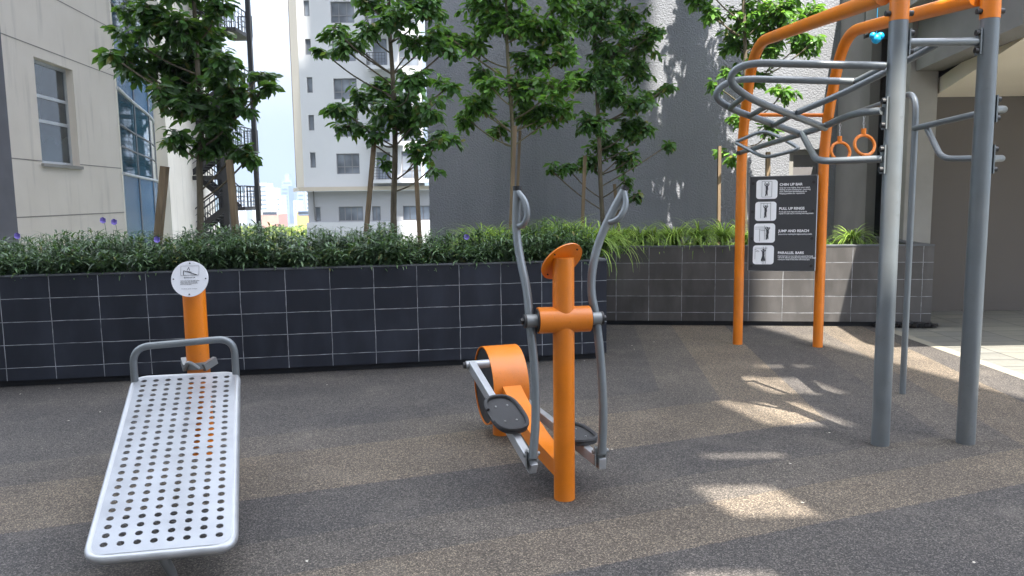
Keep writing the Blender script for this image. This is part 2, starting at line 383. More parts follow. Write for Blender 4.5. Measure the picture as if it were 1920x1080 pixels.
# ------------------------------------------------------------------ the ground
g = MB(); g.add([(-14, -2.2, 0), (4.34, -2.2, 0), (4.31, 11.4, 0), (-14, 11.4, 0)], [(0, 1, 2, 3)]); struct('rubber_ground', g, M['rubber'], smooth=False)
g = MB(); g.add([(4.46, -2.2, 0), (16, -2.2, 0), (16, 12, 0), (4.43, 12, 0)], [(0, 1, 2, 3)]); struct('tiled_ground', g, M['paver'], smooth=False)
g = MB(); g.add([(4.34, -2.2, .002), (4.46, -2.2, .002), (4.43, 12, .002), (4.31, 12, .002)], [(0, 1, 2, 3)]); struct('floor_edge_strip', g, M['kerb'], smooth=False)
g = MB(); g.bx(-14, 16, -2.6, 12.6, -1.2, -.02); g.bx(-14, -1.2, -2.6, 9.0, -3.2, -1.2); struct('podium_deck', g, M['concrete_dark'], smooth=False)
g = MB(); g.add([(-5000, -300, -24), (5000, -300, -24), (5000, 7500, -24), (-5000, 7500, -24)], [(0, 1, 2, 3)]); struct('terrain', g, M['terrain'], smooth=False)

# ------------------------------------------------------------------ planters
AL = R(9.27); AR = R(-6.64)
def frame(P, a):
    d = Vector((math.cos(a), math.sin(a), 0)); n = Vector((-math.sin(a), math.cos(a), 0)); P = Vector((P[0], P[1], 0))
    return lambda u, v, z: P+d*u+n*v+Vector((0, 0, z))
LP = frame((.92, 7.47), AL); RP = frame((1.31, 9.43), AR)
def planter(P, a, fn, u0, u1, depth, ztop, mt, label, name, back_extra=0):
    t = empty(name, (P[0], P[1], 0), label, 'planter', None, a)
    def blk(mb, ua, ub, va, vb, z0, z1):
        c = [fn(ua, va, z0), fn(ub, va, z0), fn(ub, vb, z0), fn(ua, vb, z0)]; c2 = [p+Vector((0, 0, z1-z0)) for p in c]
        mb.add(c+c2, [(3, 2, 1, 0), (4, 5, 6, 7), (0, 1, 5, 4), (1, 2, 6, 5), (2, 3, 7, 6), (3, 0, 4, 7)])
    m = MB(); blk(m, u0, u1, 0, .12, .06, ztop-.012); blk(m, u1-.12, u1, .12, depth, .06, ztop-.012); m.build('tiled_wall', mt, t, smooth=False)
    m = MB(); blk(m, u0, u1+.006, -.006, .14, ztop-.010, ztop+.004); blk(m, u1-.14, u1+.006, .142, depth, ztop-.010, ztop+.004); m.build('coping', M['coping'], t, smooth=False)
    m = MB(); blk(m, u0, u1-.05, .05, .11, 0, .06); blk(m, u1-.11, u1-.05, .112, depth, 0, .06); m.build('kick', M['kick'], t, smooth=False)
    m = MB(); blk(m, u0, u1-.125, .125, depth, .05, ztop-.07); m.build('soil', M['soil'], t, smooth=False)
    return t
planter((.92, 7.47), AL, LP, -9, 0, 3.2, .978, M['tileL'], 'long dark slate tiled planter behind the sit up bench, filled with narrow leaved hedge', 'planter')
planter((1.31, 9.43), AR, RP, -.55, 3.65, 1.9, .972, M['tileR'], 'grey tiled planter behind the climbing frame, partly in sunlight', 'planter')
# crumpled black sheet at the foot of the right planter
m = MB()
for k in range(9):
    u = 3.02+.07*k; p = RP(u, .0, .02); q = RP(u+.11, -.07-.02*random.random(), .035+.02*random.random())
    m.beam(p, q, .09+.05*random.random(), .035+.02*random.random())
tag(m.build('black_sheet', M['plasticsheet'], smooth=False), 'crumpled black plastic sheet tucked under the right end of the planter', 'plastic sheet')

# ------------------------------------------------------------------ foliage helpers
def leaf(mb, base, d, nrm, ln, wd, droop=.25, mi=0):
    d = d.normalized(); s = d.cross(nrm)
    if s.length < 1e-3: s = d.orthogonal()
    s.normalize(); n = s.cross(d)
    def P(t, k, up): return base+d*(ln*t)+s*(wd*k)+n*(up-droop*ln*t*t)
    vs = [P(0, 0, 0), P(.35, -.36, .02*ln), P(.35, 0, 0), P(.35, .36, .02*ln), P(.72, -.46, .03*ln), P(.72, 0, 0), P(.72, .46, .03*ln), P(1, 0, 0)]
    mb.add(vs, [(0, 2, 1), (0, 3, 2), (1, 2, 5, 4), (2, 3, 6, 5), (4, 5, 7), (5, 6, 7)], mi)
def blade(mb, base, d, ln, wd, bend, n=4, mi=0):
    """arching strap leaf"""
    d = d.normalized(); h = Vector((d.x, d.y, 0)); h = h.normalized() if h.length > 1e-3 else Vector((1, 0, 0))
    s = Vector((-h.y, h.x, 0)); p = Vector(base); el = math.asin(max(-1, min(1, d.z))); vs = []
    for i in range(n+1):
        t = i/n; ww = wd*(.55+.9*t-1.35*t*t)*.9+.0008
        vs += [p-s*ww, p+s*ww]
        e = el-bend*t*1.0
        p = p+(h*math.cos(e)+Vector((0, 0, math.sin(e))))*(ln/n)
    mb.add(vs, [(2*i, 2*i+1, 2*i+3, 2*i+2) for i in range(n)], mi)
def rv(s=1): return Vector((random.uniform(-s, s), random.uniform(-s, s), random.uniform(-s, s)))

def tree(Y, trunk, clumps, label, mat, bark, leaf_len, dens, r0=.035, dy=.45, stems=True):
    tp = [at(x, y, Y) for x, y in trunk]; base = tp[0].copy(); base.z = .9
    t = empty('tree', base, label, 'tree', 'young trees in the planters')
    n = len(tp); pts = [base]
    for i, p in enumerate(tp):
        pts.append(p+Vector((random.uniform(-.02, .02), random.uniform(-.03, .03), 0)))
    pts = fillet(pts, .6, 4)
    m = MB(); zt = pts[-1].z
    m.tube(pts, r0, 10, radii=[r0*(1.1-.6*(p.z-.9)/(zt-.9)) for p in pts])
    lf = MB(); br = m
    for (cx, cy, rp) in clumps:
        c = at(cx, cy, Y); c.y += random.uniform(-dy, dy); c = at(cx, cy, c.y); r = rp/F*Y*(1.0 if Y < 8 else 1.14)
        # branch from the trunk
        zs = c.z-abs(c.x-base.x)*.55-.1
        tr = min(pts, key=lambda p: abs(p.z-zs)); mid = (tr+c)/2+Vector((0, 0, -.05))
        br.tube(fillet([tr, mid+rv(.05), c], .3, 4), .009, 6, radii=None)
        nt_ = max(4, int(dens*(r/.2)**2*12))
        for k in range(nt_):
            dirn = rv().normalized(); tip = c+Vector((dirn.x*r, dirn.y*r*.9, dirn.z*r*.85))*random.uniform(.25, 1.1)
            br.tube([c+rv(.02), (c+tip)/2+rv(.03), tip], .0035, 4, caps=False)
            out = (tip-c); out.z *= .3; out = out.normalized() if out.length > 1e-3 else Vector((1, 0, 0))
            for q in range(random.randint(9, 15)):
                a = q*2.4+random.random(); dd = Vector((math.cos(a), math.sin(a), random.uniform(-1.1, .35)))+out*.6
                b0 = c.lerp(tip, random.uniform(.35, 1.03))+rv(.02)
                leaf(lf, b0, dd, Vector((0, 0, 1))+rv(.7), leaf_len*random.uniform(.5, 1.1), leaf_len*random.uniform(.34, .46), random.uniform(.05, .55))
    m.build('trunk', bark, t)
    lf.build('crown', mat, t, smooth=False)
    return t
def stake(x0, y0, x1, y1, Y, w, label):
    a, b = at(x0, y0, Y), at(x1, y1, Y)
    d = (b-a).normalized(); b = b+d*((b.z-.85)/max(1e-3, -d.z))
    m = MB(); m.beam(a, b, w, w*.7)
    o = m.build('wooden_stake', M['stake'], loc=b, smooth=False); tag(o, label, 'stake', 'wooden stakes propping the trees')

tree(7.9, [(375, 440), (377, 380), (374, 300), (378, 220), (372, 140), (366, 60), (362, 0), (360, -90)],
     [(238, 112, 34), (205, 102, 14), (262, 132, 26), (290, 40, 48), (340, 50, 52), (415, 12, 34), (310, 110, 50), (375, 120, 55), (440, 170, 42), (490, 138, 14), (500, 162, 10), (345, 190, 50), (405, 215, 50), (458, 200, 24),
      (330, 262, 30), (392, 270, 44), (445, 285, 26), (340, 150, 50), (420, 110, 38), (250, 18, 34), (300, -50, 70), (400, -60, 70), (230, 62, 22), (385, 60, 50), (470, 292, 12), (300, 170, 26), (420, 255, 34)],
     'dark large leaved tree in front of the fire escape, second stake leaning beside it', M['leaf1'], M['bark'], .145, 1.15, .034, .4)
tree(8.7, [(742, 440), (740, 380), (741, 300), (738, 200), (736, 120), (731, 40), (728, -60)],
     [(625, 52, 20), (655, 78, 34), (690, 52, 24), (600, 92, 6), (640, 88, 20), (745, 30, 38), (800, 12, 34), (812, 72, 30), (780, 80, 24), (680, 185, 34), (636, 198, 28), (655, 236, 24), (715, 165, 36), (772, 150, 34),
      (800, 205, 36), (760, 225, 40), (835, 258, 28), (795, 275, 32), (812, 312, 16), (700, 245, 20), (722, 306, 12), (690, 0, 30), (770, -50, 50), (840, 90, 22), (722, 212, 30), (845, 160, 12), (760, 190, 30)],
     'open crowned tree in front of the white apartment block', M['leaf2'], M['bark'], .13, 1.15, .034, .4)
tree(9.7, [(960, 440), (961, 350), (962, 250), (956, 150), (952, 60), (950, -60)],
     [(900, 10, 40), (850, 75, 30), (885, 85, 32), (930, 40, 42), (985, 45, 48), (1040, 60, 42), (1000, 105, 40), (1062, 100, 30), (895, 190, 32), (875, 222, 24), (918, 158, 30), (975, 165, 38), (1040, 165, 42), (1082, 150, 26),
      (1008, 210, 38), (1055, 208, 26), (935, 240, 18), (828, 152, 12), (950, -40, 50), (1050, 0, 40), (985, 215, 26), (1095, 158, 10), (830, 60, 18), (905, 130, 22)],
     'light green tree left of the two grey handles, with a pale stake against its trunk', M['leaf3'], M['bark_pale'], .13, 1.25, .03, .4)
tree(10.4, [(1130, 440), (1128, 350), (1124, 260), (1118, 160), (1114, 60), (1112, -60), (1112, -260)],
     [(1120, 30, 56), (1180, 38, 40), (1205, 80, 32), (1230, 58, 20), (1150, 98, 48), (1190, 130, 40), (1148, 180, 36), (1200, 190, 30), (1232, 172, 14), (1180, 238, 30), (1212, 240, 20), (1110, 228, 30), (1062, 312, 20),
      (1030, 316, 14), (1102, 300, 24), (1160, 298, 26), (1172, 338, 14), (1190, 368, 12), (1252, 272, 6), (1255, 160, 5), (1140, 268, 34), (1192, 290, 14), (1120, -40, 50), (1135, 140, 40), (1180, -80, 50), (1230, -120, 40), (1150, -160, 55), (1215, -220, 50), (1260, -60, 34), (1110, -240, 50)],
     'dark drooping tree against the grey wall behind the right handle', M['leaf2'], M['bark'], .125, 1.2, .03, .35)
tree(10.5, [(1395, 440), (1396, 350), (1402, 250), (1398, 160), (1396, 80), (1394, -60), (1396, -240), (1400, -400)],
     [(1338, 18, 26), (1400, 30, 44), (1460, 18, 44), (1520, 28, 28), (1380, 78, 34), (1440, 92, 34), (1500, 84, 28), (1370, 140, 26), (1420, 145, 26), (1470, 172, 22), (1340, 160, 14), (1385, 220, 18), (1350, 282, 12),
      (1440, 245, 20), (1372, 295, 12), (1300, 0, 18), (1495, 56, 26), (1400, -60, 50), (1490, -40, 50), (1320, -30, 34), (1535, 70, 12), (1445, 55, 30), (1340, -110, 46), (1420, -130, 60), (1490, -120, 44), (1380, -200, 60), (1460, -210, 55), (1340, -260, 50), (1420, -290, 60), (1310, -190, 36), (1490, -300, 40), (1380, -370, 50), (1450, -380, 40)],
     'sunlit tree behind the orange frame of the climbing rack', M['leaf3'], M['bark'], .13, 1.0, .03, .35)
S = [(309, 312, 297, 440, 7.8, .085, 'weathered timber stake against the blue glass panels'),
     (430, 300, 443, 440, 7.8, .075, 'timber stake right of the dark tree by the fire escape'),
     (703, 252, 687, 430, 8.6, .065, 'timber stake left of the tree in front of the apartments'),
     (778, 284, 786, 430, 8.6, .06, 'timber stake right of the tree in front of the apartments'),
     (966, 236, 957, 440, 9.5, .065, 'pale stake just left of the light green tree trunk'),
     (975, 245, 967, 440, 9.9, .05, 'darker stake crossing behind the light green tree trunk'),
     (1097, 292, 1091, 440, 10.3, .06, 'timber stake between the two grey handles'),
     (1152, 345, 1161, 440, 10.5, .055, 'short stake partly behind the right grey handle'),
     (1349, 274, 1347, 440, 10.4, .055, 'slim stake standing just left of the orange frame post'),
     (1440, 285, 1438, 440, 10.6, .07, 'stake seen above the exercise sign')]
for s_ in S: stake(*s_)

# narrow leaved hedge along the left planter
hd = MB()
def shoot(p, h, lean, lm=1.0):
    top = p+Vector((lean.x, lean.y, h)); hd.tube([p, top], .0025, 3, caps=False)
    k = int(9+h*26)
    for i in range(k):
        t = .25+.75*i/k; b = p.lerp(top, t); a = i*2.4+random.random()*.8
        el = random.uniform(-.15, .75)
        blade(hd, b, Vector((math.cos(a), math.sin(a), el)), random.uniform(.08, .14)*lm, .0125, random.uniform(.5, 1.5), 3)
for i in range(2100):
    u = random.uniform(-6.3, -.08); v = abs(random.gauss(0, .55)) if random.random() < .75 else random.uniform(.1, 1.6)
    v = max(.10, min(1.7, v))
    if u > -2.0 and v > .62: continue
    shoot(LP(u, v, .90), random.uniform(.15, .32)+(.11 if v > .35 else 0)+.06*math.sin(u*3.1)*math.sin(u*1.3)+.04*math.sin(u*11)*random.random(), Vector((random.uniform(-.06, .06), random.uniform(-.12, .03), 0)))
tag(hd.build('hedge', M['hedge'], smooth=False), 'dark narrow leaved hedge overflowing the long planter', 'hedge', kind='stuff')
# loose low cover on the soil of the right planter
gc_ = MB()
for i in range(1500):
    u = random.uniform(.0, 3.4); v = random.uniform(.18, 1.6); p = RP(u, v, .90); a = random.random()*6.3
    blade(gc_, p, Vector((math.cos(a), math.sin(a), random.uniform(.2, 1.5))), random.uniform(.05, .13), .011, random.uniform(.4, 1.6), 3)
for i in range(1600):
    x = random.uniform(-2.2, 1.3); y = random.uniform(8.4, 10.6); a = random.random()*6.3
    blade(gc_, Vector((x, y, .95)), Vector((math.cos(a), math.sin(a), random.uniform(.4, 2))), random.uniform(.12, .3), .010, random.uniform(.4, 1.6), 3)
tag(gc_.build('ground_cover', M['cover'], smooth=False), 'low green ground cover on the planter soil', 'ground cover', kind='stuff')
def tuft(p, r, label, n=170):
    m = MB()
    for i in range(n):
        a = random.random()*6.283; el = random.uniform(.9, 7.0)
        blade(m, p+rv(.015), Vector((math.cos(a), math.sin(a), el)), r*random.uniform(1.15, 1.95), .0105, random.uniform(1.5, 2.9), 7)
    o = m.build('arching_grass', M['tuft'], loc=Vector((p.x, p.y, .9)), smooth=False)
    tag(o, label, 'plant', 'tufts of yellow green arching grass')
TF = [(1166, 462, 9.75, .27, 'yellow green tuft nearest the corner of the right planter'),
      (1200, 462, 9.75, .27, 'second tuft from the left on the right planter'),
      (1226, 462, 9.72, .25, 'small tuft between two taller ones left of the leaf flecked wall'),
      (1263, 462, 9.70, .33, 'tall full tuft under the leaf shadows on the grey wall'),
      (1311, 462, 9.68, .30, 'tuft directly left of the slim stake'),
      (1356, 462, 9.62, .33, 'large tuft touching the left orange post'),
      (1597, 458, 9.55, .22, 'lone small tuft right of the right orange post'),
      (1395, 462, 9.8, .26, 'tuft half hidden behind the left orange post'),
      (1128, 470, 8.75, .34, 'big tuft showing right of the leaning grey handle base'),
      (1100, 478, 8.5, .36, 'large bright tuft between disc and right handle'),
      (1052, 470, 9.0, .38, 'tall tuft above the orange disc'),
      (1010, 470, 9.2, .34, 'tuft just right of the left grey handle'),
      (930, 466, 9.4, .30, 'tuft left of the left grey handle'),
      (885, 466, 9.4, .28, 'yellow green tuft farthest left, at the foot of the grey wall'),
      (1150, 462, 9.9, .26, 'tuft behind the corner where the two planters meet'),
      (905, 466, 9.1, .32, 'tuft between the two leftmost yellow green tufts'),
      (958, 466, 9.0, .33, 'tuft at the foot of the light green tree trunk'),
      (1075, 462, 9.8, .30, 'tuft at the back below the stake between the handles')]
for x, y, Y, r, lb in TF:
    p = at(x, y, Y); p.z = .92; tuft(p, r*(1.12 if x < 1135 else 1.1), lb)
# violet flowers
def flower(x, y, Y, label):
    p = at(x, y, Y); m = MB()
    for k in range(5):
        a = k*1.257; d = Vector((math.cos(a), -.55, math.sin(a)))
        leaf(m, p, d, Vector((0, -1, .2)), .038, .045, -.2)
    o = m.build('flower', M['petal'], loc=p, smooth=False); s = MB(); s.tube([p, Vector((p.x+.03, p.y+.03, 1.05))], .002, 4); st = s.build('stem', M['hedge'], o)
    tag(o, label, 'flower', 'violet flowers in the hedge')
flower(195, 413, 7.3, 'violet flower held high, left one of the pair above the hedge')
flower(216, 416, 7.3, 'violet flower held high, right one of the pair above the hedge')
flower(35, 442, 7.0, 'violet flower near the left end of the hedge')
flower(296, 449, 7.1, 'violet flower at the foot of the stake by the blue glass')
flower(875, 444, 7.6, 'single violet flower on the hedge below the grey wall')

# ------------------------------------------------------------------ facade helper: wall plane with real openings and reveals
def facade(mb, P, d, u0, u1, z0, z1, ops, depth, mi=0, back=None):
    """front face at P + d*u; n points away from the viewer; ops = (ua, ub, za, zb)"""
    d = Vector((d[0], d[1], 0)).normalized(); n = Vector((-d.y, d.x, 0)); P = Vector((P[0], P[1], 0))
    us = sorted(set([u0, u1]+[o[0] for o in ops]+[o[1] for o in ops])); zs = sorted(set([z0, z1]+[o[2] for o in ops]+[o[3] for o in ops]))
    W = lambda u, z, v=0: P+d*u+n*v+Vector((0, 0, z))
    for a, b in zip(us, us[1:]):
        for c, e in zip(zs, zs[1:]):
            mu, mz = (a+b)/2, (c+e)/2
            if any(o[0] < mu < o[1] and o[2] < mz < o[3] for o in ops): continue
            mb.add([W(a, c), W(b, c), W(b, e), W(a, e)], [(0, 1, 2, 3)], mi)
    for o in ops:
        a, b, c, e = o[:4]
        q = [W(a, c), W(b, c), W(b, e), W(a, e)]; k = [W(a, c, depth), W(b, c, depth), W(b, e, depth), W(a, e, depth)]
        mb.add(q+k, [(0, 4, 5, 1), (1, 5, 6, 2), (2, 6, 7, 3), (3, 7, 4, 0)], mi)
    return W
def window(W, o, v, parent, nx, ny, fw, fmat, pmat, split=None):
    a, b, c, e = o[:4]; m = MB()
    def bar(ua, ub, za, zb, d0=-.03, d1=.03):
        ps = [W(ua, za, v+d0), W(ub, za, v+d0), W(ub, zb, v+d0), W(ua, zb, v+d0), W(ua, za, v+d1), W(ub, za, v+d1), W(ub, zb, v+d1), W(ua, zb, v+d1)]
        m.add(ps, [(0, 1, 2, 3), (7, 6, 5, 4), (0, 4, 5, 1), (1, 5, 6, 2), (2, 6, 7, 3), (3, 7, 4, 0)])
    bar(a, a+fw, c, e); bar(b-fw, b, c, e); bar(a+fw, b-fw, c, c+fw); bar(a+fw, b-fw, e-fw, e)
    for i in range(1, nx): u = a+(b-a)*i/nx; bar(u-fw/2, u+fw/2, c+fw, e-fw, -.028, .028)
    zs = split or [i/ny for i in range(1, ny)]
    for t in zs: z = c+(e-c)*t; bar(a+fw, b-fw, z-fw/2, z+fw/2, -.025, .025)
    f = m.build('window', fmat, parent, smooth=False)
    p = MB(); p.add([W(a, c, v), W(b, c, v), W(b, e, v), W(a, e, v)], [(0, 1, 2, 3)]); p.build('pane', pmat, f, smooth=False)
    return f

# ------------------------------------------------------------------ beige building on the left with blue glass bay
d = Vector((-.1, 1, 0)).normalized(); BP = (-8.33-1.54, 15.4)       # wall line X=-8.33-.1Y
bb = empty('beige_building', (-9.9, 15.4, -24), 'beige rendered building with a recessed window and a blue glass bay', 'building')
def bu(x, y):
    h = hit(x, y, BP, d); return (h.x-BP[0])*d.x+(h.y-BP[1])*d.y, h.z
u_a, _ = bu(71, 205); u_b, _ = bu(143, 220); _, zt = bu(64, 106); _, zb = bu(80, 306)
u_end, _ = bu(233, 400); _, g1 = bu(100, 119); _, g0 = bu(120, 40); _, g2 = bu(123, 306); _, g3 = bu(132, 403)
m = MB(); dn = Vector((-d.y, d.x, 0))
Wb = facade(m, BP, d, -1.2, u_end, -24, 22, [(u_a, u_b, zb, zt)], .24); m.build('wall', M['beige'], bb, smooth=False)
window(Wb, (u_a, u_b, zb, zt), .19, bb, 1, 3, .07, M['alu'], M['pane'], [.42, .66])
m = MB()
def band(mb, ua, ub, z, h, v0=-.004, v1=.02):
    ps = [Wb(ua, z-h/2, v0), Wb(ub, z-h/2, v0), Wb(ub, z+h/2, v0), Wb(ua, z+h/2, v0)]
    mb.add(ps, [(0, 1, 2, 3)])
gs_ = [z for z in (bu(108, 121)[1], bu(110, 52)[1])]
dz = gs_[1]-gs_[0]
for z in (g3, g2, g2+(g2-g3)*2.05, g2+(g2-g3)*3.1, g2+(g2-g3)*5, g2+(g2-g3)*7):
    segs = [(-1.2, u_end)] if not (zb < z < zt) else [(-1.2, u_a), (u_b, u_end)]
    for a, b in segs: band(m, a, b, z, .022)
m.build('joint', M['groove'], bb, smooth=False)
m = MB(); ps = [Wb(u_a-.05, zb-.07, -.06), Wb(u_b+.05, zb-.07, -.06), Wb(u_b+.05, zb-.001, -.06), Wb(u_a-.05, zb-.001, -.06)]; ps += [p-dn*(-.1) for p in ps]
m.add(ps, [(0, 1, 2, 3), (0, 4, 5, 1), (2, 6, 7, 3), (1, 5, 6, 2), (3, 7, 4, 0)]); m.build('sill', M['concrete_light'], bb, smooth=False)
# glass bay: convex curve in plan leaving the end of the beige wall
e0 = Vector(Wb(u_end, 0)); e0.z = 0
path = []
pA = e0+Vector((.02, .05, 0)); pts_px = [(258, 24.0), (280, 26.6), (292, 28.6), (297, 30.6)]
plan = [Vector((pA.x, pA.y, 0))]+[Vector((at(px_, 350, Y_).x, Y_, 0)) for px_, Y_ in pts_px]+[Vector((-14.6, 31.6, 0))]
# smooth the plan curve
cur = fillet(plan, 3.0, 3)
zl = [bu(233, y)[1] for y in (408, 328, 166, 128)]
def zy(y): return H+ray(215, y)[2]/ray(215, y)[1]*21.3
lev = [-24, -6, zy(408), zy(326), zy(168), zy(60), zy(-95), 22]
kinds = ['b', 'b', 'b', 'g', 'b', 'g', 'b']
for j in range(len(lev)-1):
    z0, z1 = lev[j], lev[j+1]; pb = MB()
    for i in range(len(cur)-1):
        a, b = cur[i], cur[i+1]
        if (b-a).length < .02: continue
        pb.add([(a.x, a.y, z0), (b.x, b.y, z0), (b.x, b.y, z1), (a.x, a.y, z1)], [(0, 1, 2, 3)])
    pb.build('glass_band' if kinds[j] == 'g' else 'blue_panel', M['pane_teal'] if kinds[j] == 'g' else M['panel_blue'], bb, smooth=False)
m = MB()
for z in lev[3:7]: m.tube([Vector((p.x+.03, p.y-.03, z)) for p in cur], .045, 6)
for k in (1,): pass
m.build('transom', M['alu'], bb)
m = MB(); 
tot = [0]
for a, b in zip(cur, cur[1:]): tot.append(tot[-1]+(b-a).length)
for t in (.30, .62, .86):
    s = t*tot[-1]; i = max(k for k in range(len(tot)) if tot[k] <= s); i = min(i, len(cur)-2); q = cur[i].lerp(cur[i+1], (s-tot[i])/max(1e-6, tot[i+1]-tot[i]))
    m.bx(q.x-.03, q.x+.03, q.y-.03, q.y+.03, -24, 22)
for zz in (zy(235), zy(275), zy(10)):
    m.tube([Vector((p.x+.02, p.y-.02, zz)) for p in cur], .025, 5)
m.build('mullion', M['dark_frame'], bb, smooth=False)
# beige return wall behind the bay and stair
m = MB(); c0, c1 = at(290, 350, 32), at(412, 350, 41.5)
m.add([(c0.x-3, 31.9, -24), (at(318, 350, 33).x, 33.0, -24), (at(318, 350, 33).x, 33.0, 40), (c0.x-3, 31.9, 40)], [(0, 1, 2, 3)])
m.add([(at(318, 350, 33).x, 33.0, -24), (at(402, 350, 42).x, 42, -24), (at(402, 350, 42).x, 42, 40), (at(318, 350, 33).x, 33.0, 40)], [(0, 1, 2, 3)])
m.build('rear_wall', M['beige'], bb, smooth=False)
# grey pilaster at the left edge
q = at(31, 400, 15.0); m = MB(); m.bx(q.x-1.6, q.x, 14.2, 15.0, -24, 30)
tag(m.build('pilaster', M['pilaster'], smooth=False), 'dark grey rendered pilaster at the near end of the beige wall', 'pillar')

# ------------------------------------------------------------------ fire escape
YS = 38.0
fe = empty('fire_escape', at(400, 440, YS), 'dark steel fire escape stair tower seen behind the left tree', 'stairs')
def sx(x, y=388): return at(x, y, YS).x
def sz(y, x=400): return at(x, y, YS).z
for x, w_, yy, mt in ((327, .46, YS-.8, 'steelcol'), (393, .22, YS+1.6, 'steel'), (437, .26, YS-.8, 'steel'), (484, .2, YS, 'steel'), (399, .18, YS+1.6, 'steel')):
    m = MB(); X = sx(x); m.bx(X-w_/2, X+w_/2, yy-w_/2, yy+w_/2, -24, 26); m.build('column', M[mt], fe, smooth=False)
fl = sz(385)-sz(490)
fl = 2.78
zr0 = sz(388, 455); zl0 = zr0+fl*.55
def rail(m, a, b, n, h=1.0, solid=4):
    a, b = Vector(a), Vector(b)
    m.beam(a+Vector((0, 0, h)), b+Vector((0, 0, h)), .05, .05)
    for k in range(1, solid): m.beam(a+Vector((0, 0, h*k/solid)), b+Vector((0, 0, h*k/solid)), .022, .022)
    for i in range(n+1):
        p = a.lerp(b, i/n); m.beam(p, p+Vector((0, 0, h)), .03, .03, up=Vector((0, 1, 0)))
def flight(a, b, w, n=10):
    """a bottom, b top points on the centre line, w width in Y"""
    a, b = Vector(a), Vector(b); m = MB()
    for s in (-1, 1): m.beam(a+Vector((0, s*w/2, 0)), b+Vector((0, s*w/2, 0)), .06, .24)
    for i in range(1, n):
        p = a.lerp(b, i/n); m.bx(p.x-.13, p.x+.13, p.y-w/2+.03, p.y+w/2-.03, p.z-.02, p.z+.02)
    f = m.build('stair_flight', M['steel'], fe, smooth=False)
    for s in (-1, 1): r = MB(); rail(r, a+Vector((0, s*w/2, .1)), b+Vector((0, s*w/2, .1)), 7, .95, 3); r.build('railing', M['rail'], f, smooth=False)
for k in range(-2, 6):
    zr, zl = zr0+k*fl, zl0+k*fl
    m = MB(); x0, x1 = sx(432), sx(470); m.bx(x0, x1, YS-.8, YS+1.6, zr-.16, zr); o = m.build('landing', M['steel'], fe, smooth=False)
    for q0_, q1_, n0_ in (((x1, YS-.8, zr), (x1, YS+1.6, zr), 5), ((x0+.3, YS+1.6, zr), (x1-.06, YS+1.6, zr), 4), ((x0+.5, YS-.8, zr), (x1-.06, YS-.8, zr), 4)):
        r = MB(); rail(r, q0_, q1_, n0_); r.build('railing', M['rail'], o, smooth=False)
    m = MB(); y0, y1 = sx(333), sx(366); m.bx(y0, y1, YS-.8, YS+1.6, zl-.16, zl); o = m.build('landing', M['steel'], fe, smooth=False)
    m = MB(); rail(m, (y0, YS-.8, zl), (y1+.1, YS-.8, zl), 4); m.build('railing', M['rail'], o, smooth=False)
    m = MB(); m.beam((y0, YS-.8, zl-.12), (sx(448), YS-.8, zl-.12), .12, .2); m.build('beam', M['steel'], fe, smooth=False)
    flight((x0, YS+1.0, zr-.05), (y1, YS+1.0, zl-.05), .95)
    flight((y1, YS-.2, zl-fl-.05), (x0, YS-.2, zr-.05), .95)

# ------------------------------------------------------------------ white apartment block
YA = 62.0
ap = empty('apartment_block', at(690, 440, YA), 'pale apartment block with narrow and wide windows behind the second tree', 'building')
ax = lambda x, y=306: at(x, y, YA).x
az = lambda y, x=690: at(x, y, YA).z
xl, xr = ax(570, 340), ax(795, 300)
zled = az(350); rows = [az(307)+k*2.90 for k in range(-0, 9)]
ops = []
for z in rows:
    zc = z
    ops.append((ax(587)-.22, ax(587)+.22, zc-.25, zc+.95)); ops.append((ax(631), ax(674), zc-.78, zc+.82))
    ops.append((ax(753), ax(790), zc-1.2, zc+.95)); ops.append((ax(706), ax(732), zc-1.25, zc+.9))
ops = [(a-xl, b-xl, c, e) for a, b, c, e in ops]
m = MB(); Wa = facade(m, (xl, YA), (1, 0), 0, xr-xl, zled, 36, ops, .25); m.build('wall', M['apt'], ap, smooth=False)
for i, o in enumerate(ops):
    k = i % 4
    window(Wa, o, .18, ap, [1, 3, 2, 1][k], 1, .07, M['dark_frame'], M['pane_apt'], [[], [.36], [.3], []][k])
m = MB(); s0 = Vector((xl, YA, 0)); s1 = Vector((at(549, 200, YA+4.5).x, YA+4.5, 0))
m.add([(s1.x, s1.y, zled), (s0.x, s0.y, zled), (s0.x, s0.y, 36), (s1.x, s1.y, 36)], [(0, 1, 2, 3)])
m.build('side_wall', M['apt_side'], ap, smooth=False)
m = MB(); m.bx(xl-.35, xr+.6, YA-.45, YA+.1, zled-.30, zled+.02); m.add([(s1.x-.3, s1.y, zled-.3), (xl-.35, YA-.4, zled-.3), (xl-.35, YA-.4, zled), (s1.x-.3, s1.y, zled)], [(0, 1, 2, 3)]); m.build('ledge', M['apt_side'], ap, smooth=False)
xl2, xr2 = ax(577, 400), ax(812, 400)
ops2 = [(ax(590, 400), ax(600, 400)), (ax(634, 400), ax(680, 400)), (ax(697, 400), ax(713, 400)), (ax(755, 400), ax(806, 400))]
ops2 = [(a-xl2, b-xl2, az(414, 690), az(387, 690)) for a, b in ops2]
m = MB(); Wc = facade(m, (xl2, YA+.2), (1, 0), 0, xr2-xl2, -24, zled-.31, ops2, .25); m.build('lower_wall', M['apt_low'], ap, smooth=False)
for o, nx in zip(ops2, (1, 4, 2, 4)): window(Wc, o, .15, ap, nx, 1, .06, M['dark_frame'], M['pane_apt'])
m = MB(); m.bx(xl2-.1, xr2+.2, YA-.1, YA+.19, -24, az(416)); m.build('plinth', M['apt'], ap, smooth=False)
